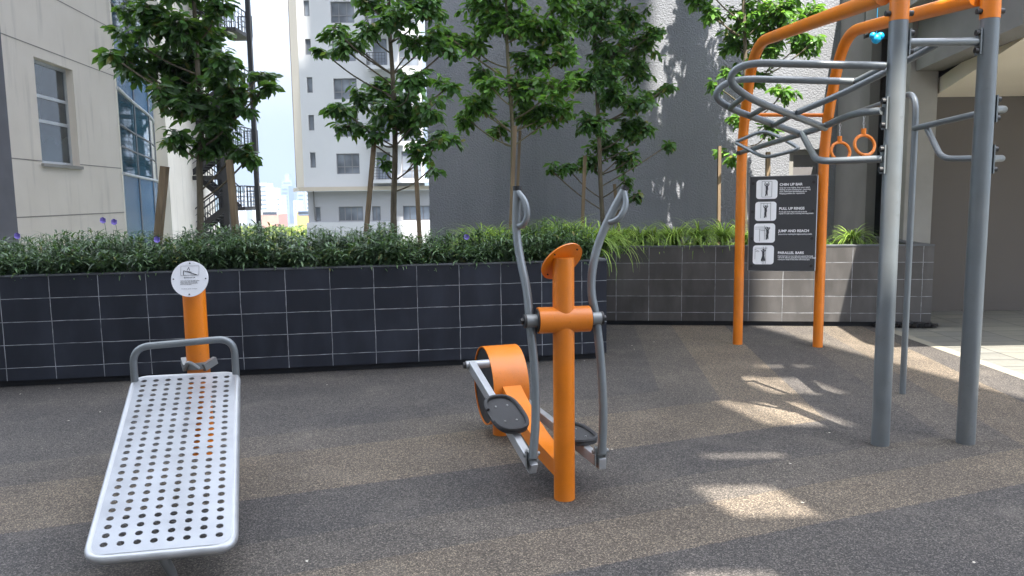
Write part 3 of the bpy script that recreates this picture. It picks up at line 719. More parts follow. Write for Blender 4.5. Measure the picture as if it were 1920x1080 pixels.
m = MB(); m.tube([(s1.x+.1, s1.y-.25, 36), (s1.x+.1, s1.y-.25, zled+.1)], .06, 6); m.tube([(xl2+.5, YA+.1, zled-.3), (xl2+.55, YA+.1, az(412))], .05, 6); m.build('drain_pipe', M['steelcol'], ap)
for k, z in enumerate(rows):
    m = MB(); x0, x1 = ax(698), ax(736); m.bx(x0, x1+(.9 if k else 3.2), YA-1.0, YA-.01, z-1.55, z-1.27); sl_ = m.build('balcony', M['apt'], ap, smooth=False)
    m = MB(); rail(m, (x0, YA-.95, z-1.27), (x1-.2, YA-.95, z-1.27), 6, .95, 4); rail(m, (x0, YA-.95, z-1.27), (x0, YA-.05, z-1.27), 3, .95, 4); m.build('railing', M['rail'], sl_, smooth=False)

# ------------------------------------------------------------------ grey stucco building behind the trees
YW = 12.0
gb = empty('grey_building', (2, YW, -24), 'tall grey stucco wall behind the trees, leaf shadows on its sunlit right part', 'building')
x0 = at(806, 420, YW).x; xdoor0, xdoor1 = at(1480, 300, YW).x, at(1538, 300, YW).x; zd = at(1500, 280, YW).z
m = MB(); Wg = facade(m, (x0, YW), (1, 0), 0, 5.6-x0, -24, 140, [(xdoor0-x0, xdoor1-x0, .3, zd)], .22)
m.add([(x0, YW, -24), (x0, YW+18, -24), (x0, YW+18, 140), (x0, YW, 140)], [(0, 3, 2, 1)]); m.build('wall', M['stucco'], gb, smooth=False)
m = MB(); m.bx(xdoor0, xdoor0+.09, YW+.08, YW+.16, .3, zd-.08); m.bx(xdoor0, xdoor1, YW+.08, YW+.16, zd-.08, zd); m.build('door_frame', M['concrete_light'], gb, smooth=False)
m = MB(); m.bx(xdoor0+.09, xdoor1, YW+.12, YW+.18, .3, zd-.08); m.build('door', plain('grey_door', (.16, .155, .16), .5), gb, smooth=False)

# ------------------------------------------------------------------ covered building on the right
rb = empty('covered_building', (6, 9, 0), 'covered walkway building on the right with cream soffit and grey column', 'building')
# slab
m = MB(); m.prism([(4.30, 6.16), (14, 6.16), (14, 12.6), (5.2, 12.6)], 3.78, 4.3); m.build('roof_slab', M['concrete_light'], rb, smooth=False)
# downstand beams
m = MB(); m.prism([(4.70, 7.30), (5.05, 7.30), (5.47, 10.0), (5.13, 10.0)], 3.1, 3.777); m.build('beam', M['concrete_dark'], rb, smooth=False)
m = MB(); m.prism([(5.053, 7.30), (14, 7.30), (14, 7.62), (5.103, 7.62)], 3.08, 3.777); m.build('beam', M['concrete_light'], rb, smooth=False)
# column and the shaded wall behind
c0, c1 = at(1700, 300, 10.0).x, at(1752, 300, 10.0).x
m = MB(); m.bx(c0, c1, 10.003, 10.24, 0, 3.777); m.build('column', M['concrete_light'], rb, smooth=False)
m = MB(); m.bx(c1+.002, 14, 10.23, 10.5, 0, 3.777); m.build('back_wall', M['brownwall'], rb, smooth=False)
m = MB()
xa, xb, xc = at(1562, 400, 11.3).x, at(1642, 400, 11.0).x, at(1656, 400, 11.0).x
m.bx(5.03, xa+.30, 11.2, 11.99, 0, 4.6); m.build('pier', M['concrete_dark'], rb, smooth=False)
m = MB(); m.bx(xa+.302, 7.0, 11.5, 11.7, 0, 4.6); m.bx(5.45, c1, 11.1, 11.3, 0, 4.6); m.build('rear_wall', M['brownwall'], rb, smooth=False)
m = MB(); m.bx(at(1641, 400, 10.9).x, at(1655, 400, 10.9).x, 10.98, 11.09, .9, at(1648, 205, 10.9).z); m.build('dark_opening', M['black_void'], rb, smooth=False)
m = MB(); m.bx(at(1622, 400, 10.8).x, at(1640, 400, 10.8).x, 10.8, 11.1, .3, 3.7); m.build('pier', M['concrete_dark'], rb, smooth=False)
# sloping cream ceiling
m = MB(); m.add([(5.06, 7.63, 3.12), (14, 7.63, 3.12), (14, 10.22, 2.80), (5.48, 10.22, 2.80), (5.06, 7.63, 3.3), (14, 7.63, 3.3), (14, 10.22, 3.0), (5.48, 10.22, 3.0)], [(0, 1, 2, 3), (7, 6, 5, 4), (0, 4, 5, 1), (3, 2, 6, 7), (0, 3, 7, 4)]); m.build('soffit', M['soffit'], rb, smooth=False)
m = MB(); m.add([(6.2, 7.63, 3.0), (6.5, 7.63, 3.0), (7.1, 10.21, 2.68), (6.8, 10.21, 2.68), (6.2, 7.63, 3.119), (6.5, 7.63, 3.119), (7.1, 10.21, 2.80), (6.8, 10.21, 2.80)], [(3, 2, 1, 0), (0, 4, 7, 3), (1, 2, 6, 5), (0, 1, 5, 4), (4, 5, 6, 7)]); m.build('ceiling_rib', M['soffit'], rb, smooth=False)
# blue ball hanging by the beam
p = at(1643, 73, 9.2); m = MB()
for dx, dz, r in ((0, 0, .055), (.045, .03, .045), (-.04, .035, .04)):
    prof = [Vector((p.x+dx, p.y, p.z+dz-r*math.cos(k*math.pi/8))) for k in range(9)]
    m.tube(prof, r, 10, radii=[max(.002, r*math.sin(k*math.pi/8)) for k in range(9)])
m.tube([p+Vector((0, 0, .04)), Vector((p.x, p.y, 3.9))], .003, 4)
tag(m.build('blue_ornament', M['blueobj'], loc=p), 'bright blue cluster hanging near the roof beam above the rack', 'ornament')

# ------------------------------------------------------------------ tower block behind the viewer (casts the large shade; holes added for sun patches)
TX, TY = 6.35, -2.5
def shadow_to_wall(x, y):
    p = gnd(x, y); t = (p.y-TY)/.45
    return p.x+.13*t, t
def sun_patch_hole(x0_, y0_, x1_, y1_):  # invented gap in the unseen wall, aimed to throw a sun patch
    a = shadow_to_wall(x0_, (y0_+y1_)/2)[0]; b = shadow_to_wall(x1_, (y0_+y1_)/2)[0]
    zt_ = shadow_to_wall((x0_+x1_)/2, y0_)[1]; zb_ = shadow_to_wall((x0_+x1_)/2, y1_)[1]
    return (a, b, zb_, zt_)
ops = [sun_patch_hole(1410, 704, 1462, 738), sun_patch_hole(1470, 706, 1545, 738), sun_patch_hole(1390, 748, 1418, 796), sun_patch_hole(1432, 752, 1548, 798),
       sun_patch_hole(1418, 683, 1520, 688), sun_patch_hole(1315, 846, 1470, 858), sun_patch_hole(1335, 905, 1490, 968), sun_patch_hole(1280, 1062, 1470, 1110)]
tb = empty('tower_block', (0, TY, 0), 'unseen tall tower block behind the viewer, a thin wall with holes added to cast sun patches', 'building')
def mt_tower():
    m, N, L, b = nodes('tower_render')
    t = N.new('ShaderNodeTexCoord'); br = N.new('ShaderNodeTexBrick'); mp = N.new('ShaderNodeMapping'); mp.inputs['Rotation'].default_value = (R(90), 0, 0)
    L.new(t.outputs['Object'], mp.inputs[0]); L.new(mp.outputs[0], br.inputs['Vector']); br.offset = 0; br.inputs['Scale'].default_value = 1
    br.inputs['Brick Width'].default_value = 3.2; br.inputs['Row Height'].default_value = 3.0; br.inputs['Mortar Size'].default_value = .75; br.inputs['Mortar Smooth'].default_value = 0
    br.inputs['Color1'].default_value = (.10, .12, .14, 1); br.inputs['Color2'].default_value = (.14, .16, .18, 1); br.inputs['Mortar'].default_value = (.55, .53, .50, 1)
    L.new(br.outputs[0], b.inputs['Base Color']); b.inputs['Roughness'].default_value = .6
    return m
m = MB(); ops_s = []
us = sorted(set([-60, TX]+[o[0] for o in ops]+[o[1] for o in ops])); zs = sorted(set([-2, 156]+[o[2] for o in ops]+[o[3] for o in ops]))  # thin sheet made extra tall so its shade reaches the apartment block
for a, b in zip(us, us[1:]):
    for c, e in zip(zs, zs[1:]):
        if any(o[0] < (a+b)/2 < o[1] and o[2] < (c+e)/2 < o[3] for o in ops): continue
        for yy, fl_ in ((TY, 1), (TY-.05, 0)):
            m.add([(a, yy, c), (b, yy, c), (b, yy, e), (a, yy, e)], [(3, 2, 1, 0) if fl_ else (0, 1, 2, 3)])
m.add([(TX, TY, -2), (TX, TY-.05, -2), (TX, TY-.05, 156), (TX, TY, 156)], [(0, 1, 2, 3)])
m.build('shade_screen', mt_tower(), tb, smooth=False)

# ------------------------------------------------------------------ far view: wood, city, hills
wd = MB()
for i in range(340):
    Y = random.uniform(75, 330); X = Y*random.uniform(-.5, -.12); zt = at(520, 424+random.uniform(-3, 8), Y).z if Y > 250 else at(520, 440, Y).z+random.uniform(-.5, 1.5)
    zt = min(zt, H-Y*.026-random.random()*2)
    r = random.uniform(2.2, 4.0); c = Vector((X, Y, zt-r))
    for k in range(150):
        dd = rv().normalized(); q = c+Vector((dd.x*r, dd.y*r, abs(dd.z)*r*1.0-r*.1))*random.uniform(.75, 1.05)
        leaf(wd, q, rv(), rv(), .9, .8, .1)
tag(wd.build('woodland', M['wood'], smooth=False), 'sunlit yellow green treetops below the distant city', 'woodland', kind='stuff')
def city(x0_, x1_, ytop, Y, c, label, cat='building', step=0, floors=True):
    a, b = at(x0_, 400, Y), at(x1_, 400, Y); zt = at((x0_+x1_)/2, ytop, Y).z
    e = empty('distant_tower', (a.x, Y, -24), label, cat, 'towers of the distant city')
    m = MB(); m.bx(a.x, b.x, Y, Y+20, -24, zt)
    if step: m.bx(a.x+(b.x-a.x)*.25, b.x-(b.x-a.x)*.25, Y+2, Y+18, zt, zt+step)
    m.build('wall', plain('city_wall', c, .7, 0, .1, .05), e, smooth=False)
    m = MB(); n = max(3, int((zt+10)/4))
    for k in range(n): z = -8+k*(zt+8)/n; m.bx(a.x+1, b.x-1, Y-.25, Y-.02, z, z+1.5)
    m.build('window_band', plain('city_glass', (.14, .18, .24), .3), e, smooth=False)
    return e
Yc = 760
city(462, 484, 352, Yc+120, (.5, .5, .5), 'pale slab tower just left of the fire escape column')
city(487, 503, 343, Yc, (.62, .56, .48), 'cream tower right of the fire escape column')
city(505, 517, 352, Yc+20, (.6, .54, .47), 'shorter cream tower beside the cream one')
city(519, 527, 366, Yc-40, (.52, .52, .55), 'small grey tower left of the blue glass towers')
city(529, 543, 349, Yc+60, (.20, .27, .38), 'blue glass tower left of the stepped one')
city(532, 549, 338, Yc+200, (.26, .32, .42), 'tallest stepped blue tower in the distance', step=8)
city(551, 558, 376, Yc-60, (.6, .6, .58), 'slim white tower right of the blue towers')
city(559, 572, 360, Yc+90, (.32, .42, .52), 'grey blue tower next to the apartment block')
city(574, 590, 352, Yc+30, (.4, .45, .5), 'distant tower mostly behind the apartment block')
city(556, 582, 398, Yc-300, (.60, .30, .06), 'low orange and yellow building above the treetops')
city(490, 522, 402, Yc-260, (.50, .22, .14), 'low building with a reddish roof above the treetops')
city(440, 462, 362, Yc+50, (.5, .52, .56), 'distant tower behind the stair landing')
hl = MB(); hv = []; n_ = 60
for i in range(n_+1):
    x = -1500+i*60; hz = 30+22*math.sin(i*.7)+14*math.sin(i*1.9+1); hv.append((x, 1750+60*math.sin(i*.5), -24)); hv.append((x, 1900, hz))
    hv.append((x, 2300, -24))
hl.add(hv, [(3*i, 3*i+3, 3*i+4, 3*i+1) for i in range(n_)]+[(3*i+1, 3*i+4, 3*i+5, 3*i+2) for i in range(n_)]); struct('hills', hl, M['hill'])

# ------------------------------------------------------------------ sit up bench
be = empty('sit_up_bench', (-1.75, 3.9, 0), 'inclined perforated metal sit up bench with round white instruction disc', 'exercise bench')
BL, BR, TL, TR = Vector((-1.745, 3.06, .15)), Vector((-1.215, 3.09, .15)), Vector((-2.235, 4.50, .565)), Vector((-1.685, 4.60, .565))
ux_ = (BR-BL).normalized(); uy_ = (((TL+TR)/2)-((BL+BR)/2)).normalized(); ux_ = Vector((.983, .183, 0)).normalized(); uz_ = ux_.cross(uy_).normalized()
Wd = .575; Ln = ((TL+TR)/2-(BL+BR)/2).length; O = (BL+BR)/2
BPt = lambda u, v, z=0: O+ux_*u+uy_*v+uz_*z
m = MB(); nc, nr = 8, 26; hw = Wd/2-.008; du = (2*hw-.03)/nc; v0 = .045; dv = (Ln-.075)/nr; th = .004; K = 16; hr = .0160
sqp = []
for k in range(K):
    a = 2*math.pi*(k+.0)/K; c_, s_ = math.cos(a), math.sin(a); q = max(abs(c_), abs(s_)); sqp.append((c_/q, s_/q, c_, s_))
for i in range(nc):
    for j in range(nr):
        uc = -hw+.015+du*(i+.5); vc = v0+dv*(j+.5); vs = []
        for zz in (0, -th):
            for (qx, qy, c_, s_) in sqp: vs.append(BPt(uc+qx*du/2, vc+qy*dv/2, zz))
            for (qx, qy, c_, s_) in sqp: vs.append(BPt(uc+c_*hr, vc+s_*hr, zz))
        fs = []
        for k in range(K):
            k2 = (k+1) % K
            fs.append((k, k2, K+k2, K+k)); fs.append((2*K+k2, 2*K+k, 3*K+k, 3*K+k2)); fs.append((K+k, K+k2, 3*K+k2, 3*K+k))
        m.add(vs, fs)
def strip(ua, ub, va, vb):
    vs = [BPt(ua, va), BPt(ub, va), BPt(ub, vb), BPt(ua, vb)]+[BPt(ua, va, -th), BPt(ub, va, -th), BPt(ub, vb, -th), BPt(ua, vb, -th)]
    m.add(vs, [(0, 1, 2, 3), (7, 6, 5, 4)])
ue = -hw+.015
strip(-hw, ue, v0, v0+dv*nr); strip(-ue, hw, v0, v0+dv*nr); strip(-hw+.03, hw-.03, .012, v0); strip(-hw+.03, hw-.03, v0+dv*nr, Ln-.006)
for s_ in (-1, 1):
    for va, vb in ((v0, .014), (v0+dv*nr, Ln-.006)):
        m.add([BPt(s_*hw, va), BPt(s_*(hw-.03), va), BPt(s_*(hw-.03), vb)], [(0, 1, 2)])
m.build('board', M['plate'], be, smooth=True)
m = MB(); rc = .085
m.tube(fillet([BPt(-Wd/2, 0, -.0185), BPt(Wd/2, 0, -.0185), BPt(Wd/2, Ln, -.0185), BPt(-Wd/2, Ln, -.0185)], [rc, rc, rc, rc], 8, closed=True), .021, 14, closed=True)
m.build('frame', M['bar'], be)
m = MB(); m.tube([BPt(-.27, Ln*.5, -.03), BPt(.27, Ln*.5, -.03)], .012); m.build('cross_bar', M['bar'], be)
# front leg and its hoop, foot roller handle
m = MB(); q = BPt(0, .01, -.03); m.tube(fillet([q, Vector((q.x+.015, q.y+.05, .02)), Vector((q.x+.015, q.y+.05, -.01))], .02), .021); m.build('leg', M['silver_paint'], be)
m = MB(); a, b = BPt(-Wd/2+.004, Ln-.05, 0), BPt(Wd/2-.004, Ln-.02, 0); up = Vector((0, 0, .215))
m.tube(fillet([a-up*.1, a+up*.93, b+up*1.0, b-up*.1], [0, .10, .10, 0], 9), .021, 14); m.build('foot_bar', M['grey_paint'], be)
PB = Vector((-1.955, 4.72, 0))
m = MB(); m.tube([PB, PB+Vector((0, 0, 1.06))], .067, 28); m.build('post', M['orange'], be)
m = MB(); z = .60
m.tube([PB+Vector((0, 0, z-.03)), PB+Vector((0, 0, z+.012))], .078, 28)
for s_ in (-1, 1):
    m.beam(PB+Vector((s_*.055, -.06, z-.02)), PB+Vector((s_*.10, .02, z+.01)), .03, .045)
m.tube(fillet([PB+Vector((-.06, -.07, z-.03)), PB+Vector((-.02, -.1, z+.03)), PB+Vector((.04, -.09, z-.02))], .03), .012, 8)
m.build('clamp', M['silver_paint'], be)
# disc
dc = at(356, 523, 4.62); dnorm = (Vector((0, 0, H))-dc); dnorm.z += .6; dnorm.x = .35; dnorm.normalize()
m = MB(); m.disc(dc, dnorm, .108, .008, 48); dk = m.build('instruction_disc', M['white'], be)
du_ = Vector((0, 0, 1)).cross(dnorm).normalized(); dv_ = dnorm.cross(du_)
m = MB(); fz = dc+dnorm*.0055
D = lambda u, v: fz+du_*u+dv_*v
def line(mb, a, b, w=.0012): mb.beam(a, b, w, .001, up=dnorm)
for a, b in (((-.052, .078), (.054, .078)), ((.054, .078), (.054, .022)), ((.054, .022), (-.052, .022)), ((-.052, .022), (-.052, .078))): line(m, D(*a), D(*b), .0011)
line(m, D(-.036, .05), D(.042, .024), .0042); line(m, D(-.036, .05), D(-.036, .020), .0036); line(m, D(-.036, .021), D(.04, .024), .0016)
line(m, D(-.016, .05), D(-.006, .070), .0025); line(m, D(-.006, .070), D(.0, .050), .0025); line(m, D(-.014, .046), D(.012, .04), .003)
m.build('pictogram', M['ink'], dk, smooth=False)
t1 = lettering('BENCH SIT UP', .010, D(0, .004), du_, dv_, dk, 'lettering', M['ink'], 'CENTER', .0004)
lettering('1. Lie on the board with feet hooked\nunder the bar. Raise the body up.\n2. Lower down slowly and repeat\nwithin your own limit.', .0075, D(-.055, -.013), du_, dv_, dk, 'lettering', M['ink'], 'LEFT', .0003)
lettering('For adult use only. Age 14 and above', .006, D(0, -.062), du_, dv_, dk, 'lettering', M['ink'], 'CENTER', .0003)
for a in range(4): m = MB(); m.disc(D(.094*math.cos(a*math.pi/2), .094*math.sin(a*math.pi/2)), dnorm, .0042, .006, 10); m.build('screw', M['ink'], dk)

# ------------------------------------------------------------------ elliptical trainer
et = empty('elliptical_trainer', (.265, 3.96, 0), 'orange and grey elliptical cross trainer with two swinging handles', 'exercise machine')
PE = Vector((.265, 3.96, 0)); ax_ = Vector((-.29, .957, 0)); lat = Vector((.957, .29, 0))
m = MB(); m.tube([PE, PE+Vector((0, 0, 1.285))], .056, 32); m.build('post', M['orange'], et)
dn_ = Vector((-.46, .60, .60)).normalized(); dcn = at(1056, 505, 4.05); dcn = Vector((PE.x-.005, PE.y+.035, 1.262))
m = MB(); m.disc(dcn, dn_, .122, .007, 48)
m.build('sign_disc', M['orange'], et)
for k in range(4):
    m = MB(); v1 = dn_.orthogonal().normalized(); v2 = dn_.cross(v1); a = k*math.pi/2+.4
    m.disc(dcn+(v1*math.cos(a)+v2*math.sin(a))*.1-dn_*.006, dn_, .004, .006, 8); m.build('screw', M['black'], et)
cz = .962; tl = Vector((.985, .17, 0)).normalized()
tube_a, tube_b = at(1009, 601, 3.93), at(1110, 597, 3.99)
tl = (tube_b-tube_a).normalized(); ctr = PE+Vector((0, 0, cz))
ta, tb_ = ctr-tl*.138, ctr+tl*.138
m = MB(); m.tube([ta, tb_], .068, 32); m.build('cross_tube', M['orange'], et)
for e, s_ in ((ta, -1), (tb_, 1)):
    m = MB(); m.tube([e+tl*s_*.0005, e+tl*s_*.006], .060, 28); m.build('end_plate', M['black'], et)
    m = MB(); m.tube([e+tl*s_*.006, e+tl*s_*.062], .034, 24); m.build('bearing_sleeve', M['silver_paint'], et)
    m = MB(); m.tube([e+tl*s_*.062, e+tl*s_*.074], .036, 24); m.tube([e+tl*s_*.074, e+tl*s_*.090], .017, 6); m.build('end_cap', M['black'], et)
def arm(pxs, base, name='handle_arm'):
    pts = [at(x, y, Y) for x, y, Y in pxs]
    m = MB(); m.tube(fillet(pts, .16, 7), .0225, 16); return m.build(name, M['grey_paint'], et)
lfo, rfo = at(1000, 866, 3.84), at(1128, 858, 3.92)
La = arm([(970, 356, 4.16), (967, 430, 4.13), (974, 480, 4.08), (989, 545, 4.0), (993, 600, 3.945), (1004, 700, 3.91), (1005, 790, 3.87), (999, 858, 3.84)], None)
Ra = arm([(1171, 355, 4.12), (1140, 412, 4.10), (1116, 470, 4.08), (1106, 540, 4.03), (1119, 600, 4.005), (1128, 690, 3.98), (1132, 780, 3.94), (1128, 850, 3.92)], None)
for A_, pp in ((La, [(971, 360, 4.15), (986, 378, 4.10), (990, 405, 4.08), (981, 424, 4.09), (969, 424, 4.13)]), (Ra, [(1170, 360, 4.11), (1175, 382, 4.08), (1165, 406, 4.06), (1150, 417, 4.07), (1138, 416, 4.10)])):
    m = MB(); m.tube(fillet([at(*q) for q in pp], .05, 5), .0165, 14); m.build('grip_loop', M['grey_paint'], A_)
    q0 = at(*pp[0]); m = MB(); tip = at(970, 353, 4.16) if A_ is La else at(1171, 353, 4.12)
    dirn = Vector((0, .01, 1)) if A_ is La else Vector((.5, .05, .85)).normalized()
    m.tube([tip-dirn*.012, tip+dirn*.012], .024, 16); m.build('end_cap', M['black'], A_)
# drum
DC = Vector((-.085, 5.10, .345)); 
dtop = gnd(940, 700, .6)
m = MB(); seg = 64; rad = .262; hwid = .118
vs = []; 
for s_ in (-1, 1):
    for k in range(seg):
        a = 2*math.pi*k/seg; vs.append(DC+lat*s_*hwid+ax_*math.cos(a)*rad+Vector((0, 0, math.sin(a)*rad)))
m.add(vs, [(k, (k+1) % seg, seg+(k+1) % seg, seg+k) for k in range(seg)]); 
vs2 = []
for s_ in (-1, 1):
    for k in range(seg):
        a = 2*math.pi*k/seg; vs2.append(DC+lat*s_*(hwid-.0)+ax_*math.cos(a)*(rad-.008)+Vector((0, 0, math.sin(a)*(rad-.008))))
for b_ in (0, seg): m.add(vs[b_:b_+seg]+vs2[b_:b_+seg], [(k, (k+1) % seg, seg+(k+1) % seg, seg+k) for k in range(seg)])
m.build('drum_band', M['orange'], et)
for s_ in (-1, 1):
    m = MB(); m.disc(DC+lat*s_*(hwid-.012), lat, rad-.008, .006, 64); m.build('drum_side', M['black'], et)
m = MB(); st = gnd(936, 815); m.tube([Vector((DC.x, DC.y, 0)), Vector((DC.x, DC.y, .14))], .058, 24); m.build('drum_foot', M['orange'], et)
# centre beam
m = MB(); n_ = 10; prof = []
A0 = DC-ax_*.21+Vector((0, 0, .02)); A1 = PE+ax_*.03+Vector((0, 0, .16))
for i in range(n_+1):
    t = i/n_; p = A0.lerp(A1, t); p.z += -.05*math.sin(t*math.pi); prof.append(p)
hw2, hh = .062, .045
for i in range(n_):
    a, b = prof[i], prof[i+1]; vs = []
    for p, ii in ((a, i), (b, i+1)):
        hw3 = hw2-.018*ii/n_
        for sx_, sz_ in ((-1, -1), (1, -1), (1, 1), (-1, 1)): vs.append(p+lat*sx_*hw3+Vector((0, 0, sz_*hh)))
    m.add(vs, [(0, 1, 5, 4), (1, 2, 6, 5), (2, 3, 7, 6), (3, 0, 4, 7)])
m.build('base_beam', M['orange'], et)
# pedal bars
Lb0, Lb1 = DC-lat*(hwid+.085)+Vector((0, 0, 0)), None
Lb0 = gnd(884, 684, .575); Lb1 = gnd(1001, 880, .20)
dirL = (Lb1-Lb0).normalized()
Rb1 = gnd(1130, 870, .20); Rb0 = Vector((Rb1.x, Rb1.y, 0))+Vector((dirL.x, dirL.y, 0))*-1.0; Rb0.z = .22
Rb0 = at(976, 748, 5.16)
for b0, b1, crank_z in ((Lb0, Lb1, 0), (Rb0, Rb1, 1)):
    m = MB(); m.beam(b0, b1, .042, .06); bar_ = m.build('pedal_bar', M['bar'], et, smooth=False, bevel=.004)
    dd = (b1-b0).normalized(); s0 = dd.cross(Vector((0, 0, 1))).normalized()
    m = MB()
    for s_ in (-1, 1): m.beam(b1-dd*.03+s0*s_*.030+Vector((0, 0, -.01)), b1-dd*.03+s0*s_*.030+Vector((0, 0, .085)), .007, .05, up=Vector((0, 1, 0)))
    m.tube([b1-dd*.03+s0*.045+Vector((0, 0, .06)), b1-dd*.03-s0*.045+Vector((0, 0, .06))], .011, 12)
    m.tube([b1-dd*.03+s0*.028+Vector((0, 0, .06)), b1-dd*.03-s0*.028+Vector((0, 0, .06))], .026, 16)
    m.build('yoke', M['silver_paint'], bar_)
# crank stubs
for s_, b0 in ((-1, Lb0), (1, Rb0)):
    m = MB(); p = b0; q = p-lat*s_*.11
    m.tube([p+lat*s_*.035, q], .026, 16); m.build('crank_hub', M['bar'], et)
    m = MB(); m.tube([p+lat*s_*.035, p+lat*s_*.052], .020, 10); m.build('end_cap', M['black'], et)
def pedal(cpx, Y, bz0, bz1, tilt):
    # long axis across the photograph diagonal, lies on the bar
    dd = (bz1-bz0).normalized(); t = None
    # point of the bar closest to wanted pixel depth
    best = min((bz0.lerp(bz1, k/50) for k in range(51)), key=lambda p: abs(p.y-Y))
    up = dd.cross(Vector((0, 0, 1))).normalized().cross(dd).normalized()
    if up.z < 0: up = -up
    up = (up*.9+Vector((0, 0, 1))*.1).normalized()
    side = dd.cross(up).normalized(); fw = up.cross(side).normalized()
    c = best+up*.045+side*0.0
    out = []
    L2, W2 = .165, .095
    for k in range(48):
        a = 2*math.pi*k/48; x, y = math.cos(a), math.sin(a)
        x = math.copysign(abs(x)**.65, x)*L2; y = math.copysign(abs(y)**.75, y)*W2*1.05; out.append((x, y))
    m = MB(); n = len(out); vs = [c+fw*x+side*y-up*.010 for x, y in out]+[c+fw*x+side*y+up*.006 for x, y in out]
    m.add(vs, [tuple(range(n))[::-1], tuple(range(n, 2*n))]+[(i, (i+1) % n, n+(i+1) % n, n+i) for i in range(n)])
    # raised rims at both ends, open at the sides
    for rng in (range(-13, 11), range(13, 37)):
        pts = [c+fw*out[k % 48][0]*.95+side*out[k % 48][1]*.95+up*.014 for k in rng]
        m.tube(pts, .011, 6)
    pd = m.build('pedal', M['darkrub'], et)
    for sx_, sy_ in ((.07, .035), (.07, -.035), (-.07, .035), (-.07, -.035)): m = MB(); m.disc(c+fw*sx_+side*sy_+up*.008, up, .006, .004, 10); m.build('screw', M['chain'], pd)
pedal((945, 772), 4.20, Lb0, Lb1, 0)
pedal((1058, 802), 4.27, Rb0, Rb1, 0)

# ------------------------------------------------------------------ climbing rack
rk = empty('climbing_rack', (2.7, 6.4, 0), 'orange and grey climbing rack with monkey bars, dip bars and a dark sign', 'climbing frame')
pA, pB, pC, pD, pE = gnd(1650, 833), gnd(1810, 830), gnd(1692, 738), gnd(1383, 645), gnd(1533, 650)
YAp, YBp, YCp, YDp, YEp = pA.y, pB.y, pC.y, pD.y, pE.y
zjA, zjB = at(1662, 40, YAp).z, at(1846, 36, YBp).z
for p, zj in ((pA, zjA), (pB, zjB)):
    m = MB(); m.tube([p, Vector((p.x, p.y, zj))], .0545, 28); m.build('post', M['grey_paint'], rk)
    m = MB(); m.tube([Vector((p.x, p.y, zj+.001)), Vector((p.x, p.y, zj+.42))], .0555, 28); m.build('post_sleeve', M['orange'], rk)
def arch(p, top1, bend, a_end):
    pts = [p, top1, bend, a_end]; m = MB(); m.tube(fillet(pts, [0, .35, .42, 0], 9), .050, 24); return m.build('arch_post', M['orange'], rk)
arch(pD, Vector((pD.x, pD.y, at(1390, 260, YDp).z)), at(1414, 82, 7.55), at(1656, -6, YAp+.04))
arch(pE, Vector((pE.x, pE.y, at(1546, 250, YEp).z)), at(1582, 62, 7.40), at(1834, -4, YBp+.04))
def T(pts, r=.021, fr=.12, name='bar', mat='grey_paint', seg=14):
    m = MB(); m.tube(fillet([at(*q) if len(q) == 3 and not isinstance(q, Vector) else q for q in pts], fr, 8), r, seg); return m.build(name, M[mat], rk)
# cross bars between posts
T([(1690, 80, YAp), (1838, 78, YBp)], .024, name='cross_bar')
T([(1398, 215, YDp-.0), (1552, 216, YEp)], .020, name='cross_bar', mat='orange')
# monkey bar loops
T([(1660, 124, YAp), (1392, 117, 4.95), (1362, 150, 5.0), (1405, 185, 5.05), (1548, 240, 5.55)], .0235, .17, name='loop_bar')
T([(1602, 153, 5.42), (1372, 147, 5.45), (1334, 178, 5.48), (1372, 205, 5.5), (1503, 252, 6.05)], .0235, .17, name='loop_bar')
for a, b in (((1397, 180, 5.05), (1369, 202, 5.5)), ((1440, 198, 5.15), (1405, 218, 5.62)), ((1497, 210, 5.30), (1449, 236, 5.80))): T([a, b], .018, name='rung')
# long bars running back from the cross bar
T([(1758, 83, YAp+.02), (1600, 167, 5.1), (1497, 210, 5.30)], .021, .5, name='long_bar')
T([(1745, 82, YAp+.06), (1602, 154, 5.42)], .021, name='long_bar')
m = MB(); q = at(1604, 154, 5.42); m.disc(q, Vector((1, -.5, .2)), .032, .03, 12); m.build('bolt', M['black'], rk)
# dip bars: upper and lower on post A
T([(1655, 208, YAp), (1600, 212, YAp+.25), (1545, 238, 5.6), (1389, 286, YDp-.05)], .0235, .35, name='dip_bar')
T([(1655, 298, YAp), (1532, 303, 5.05), (1503, 250, 6.05)], .0225, .13, name='dip_bar')
# on post B
T([(1858, 207, YBp), (1885, 204, YBp+.15), (1872, 210, YBp+.45), (1834, 213, 5.35), (1714, 241, YCp)], .0225, .10, name='dip_bar')
T([(1858, 298, YBp), (1882, 297, YBp+.15), (1868, 297, YBp+.35), (1766, 298, 5.55), (1738, 240, 5.9)], .0215, .10, name='dip_bar')
# slim post C, bends over and runs back to E
zc = at(1700, 172, YCp).z
m = MB(); pc2 = Vector((pC.x, pC.y, zc)); eT = at(1552, 230, YEp); m.tube(fillet([pC, pc2, eT], [0, .17, 0], 9), .0235, 16); m.build('ring_post', M['grey_paint'], rk)
# small hexagonal grip behind D
T([(1380, 266, 7.7), (1432, 244, 7.5), (1464, 258, 7.3), (1498, 277, 7.1), (1494, 281, 7.1), (1436, 296, 7.3), (1416, 287, 7.5), (1380, 268, 7.7)], .017, .10, name='grip_loop')
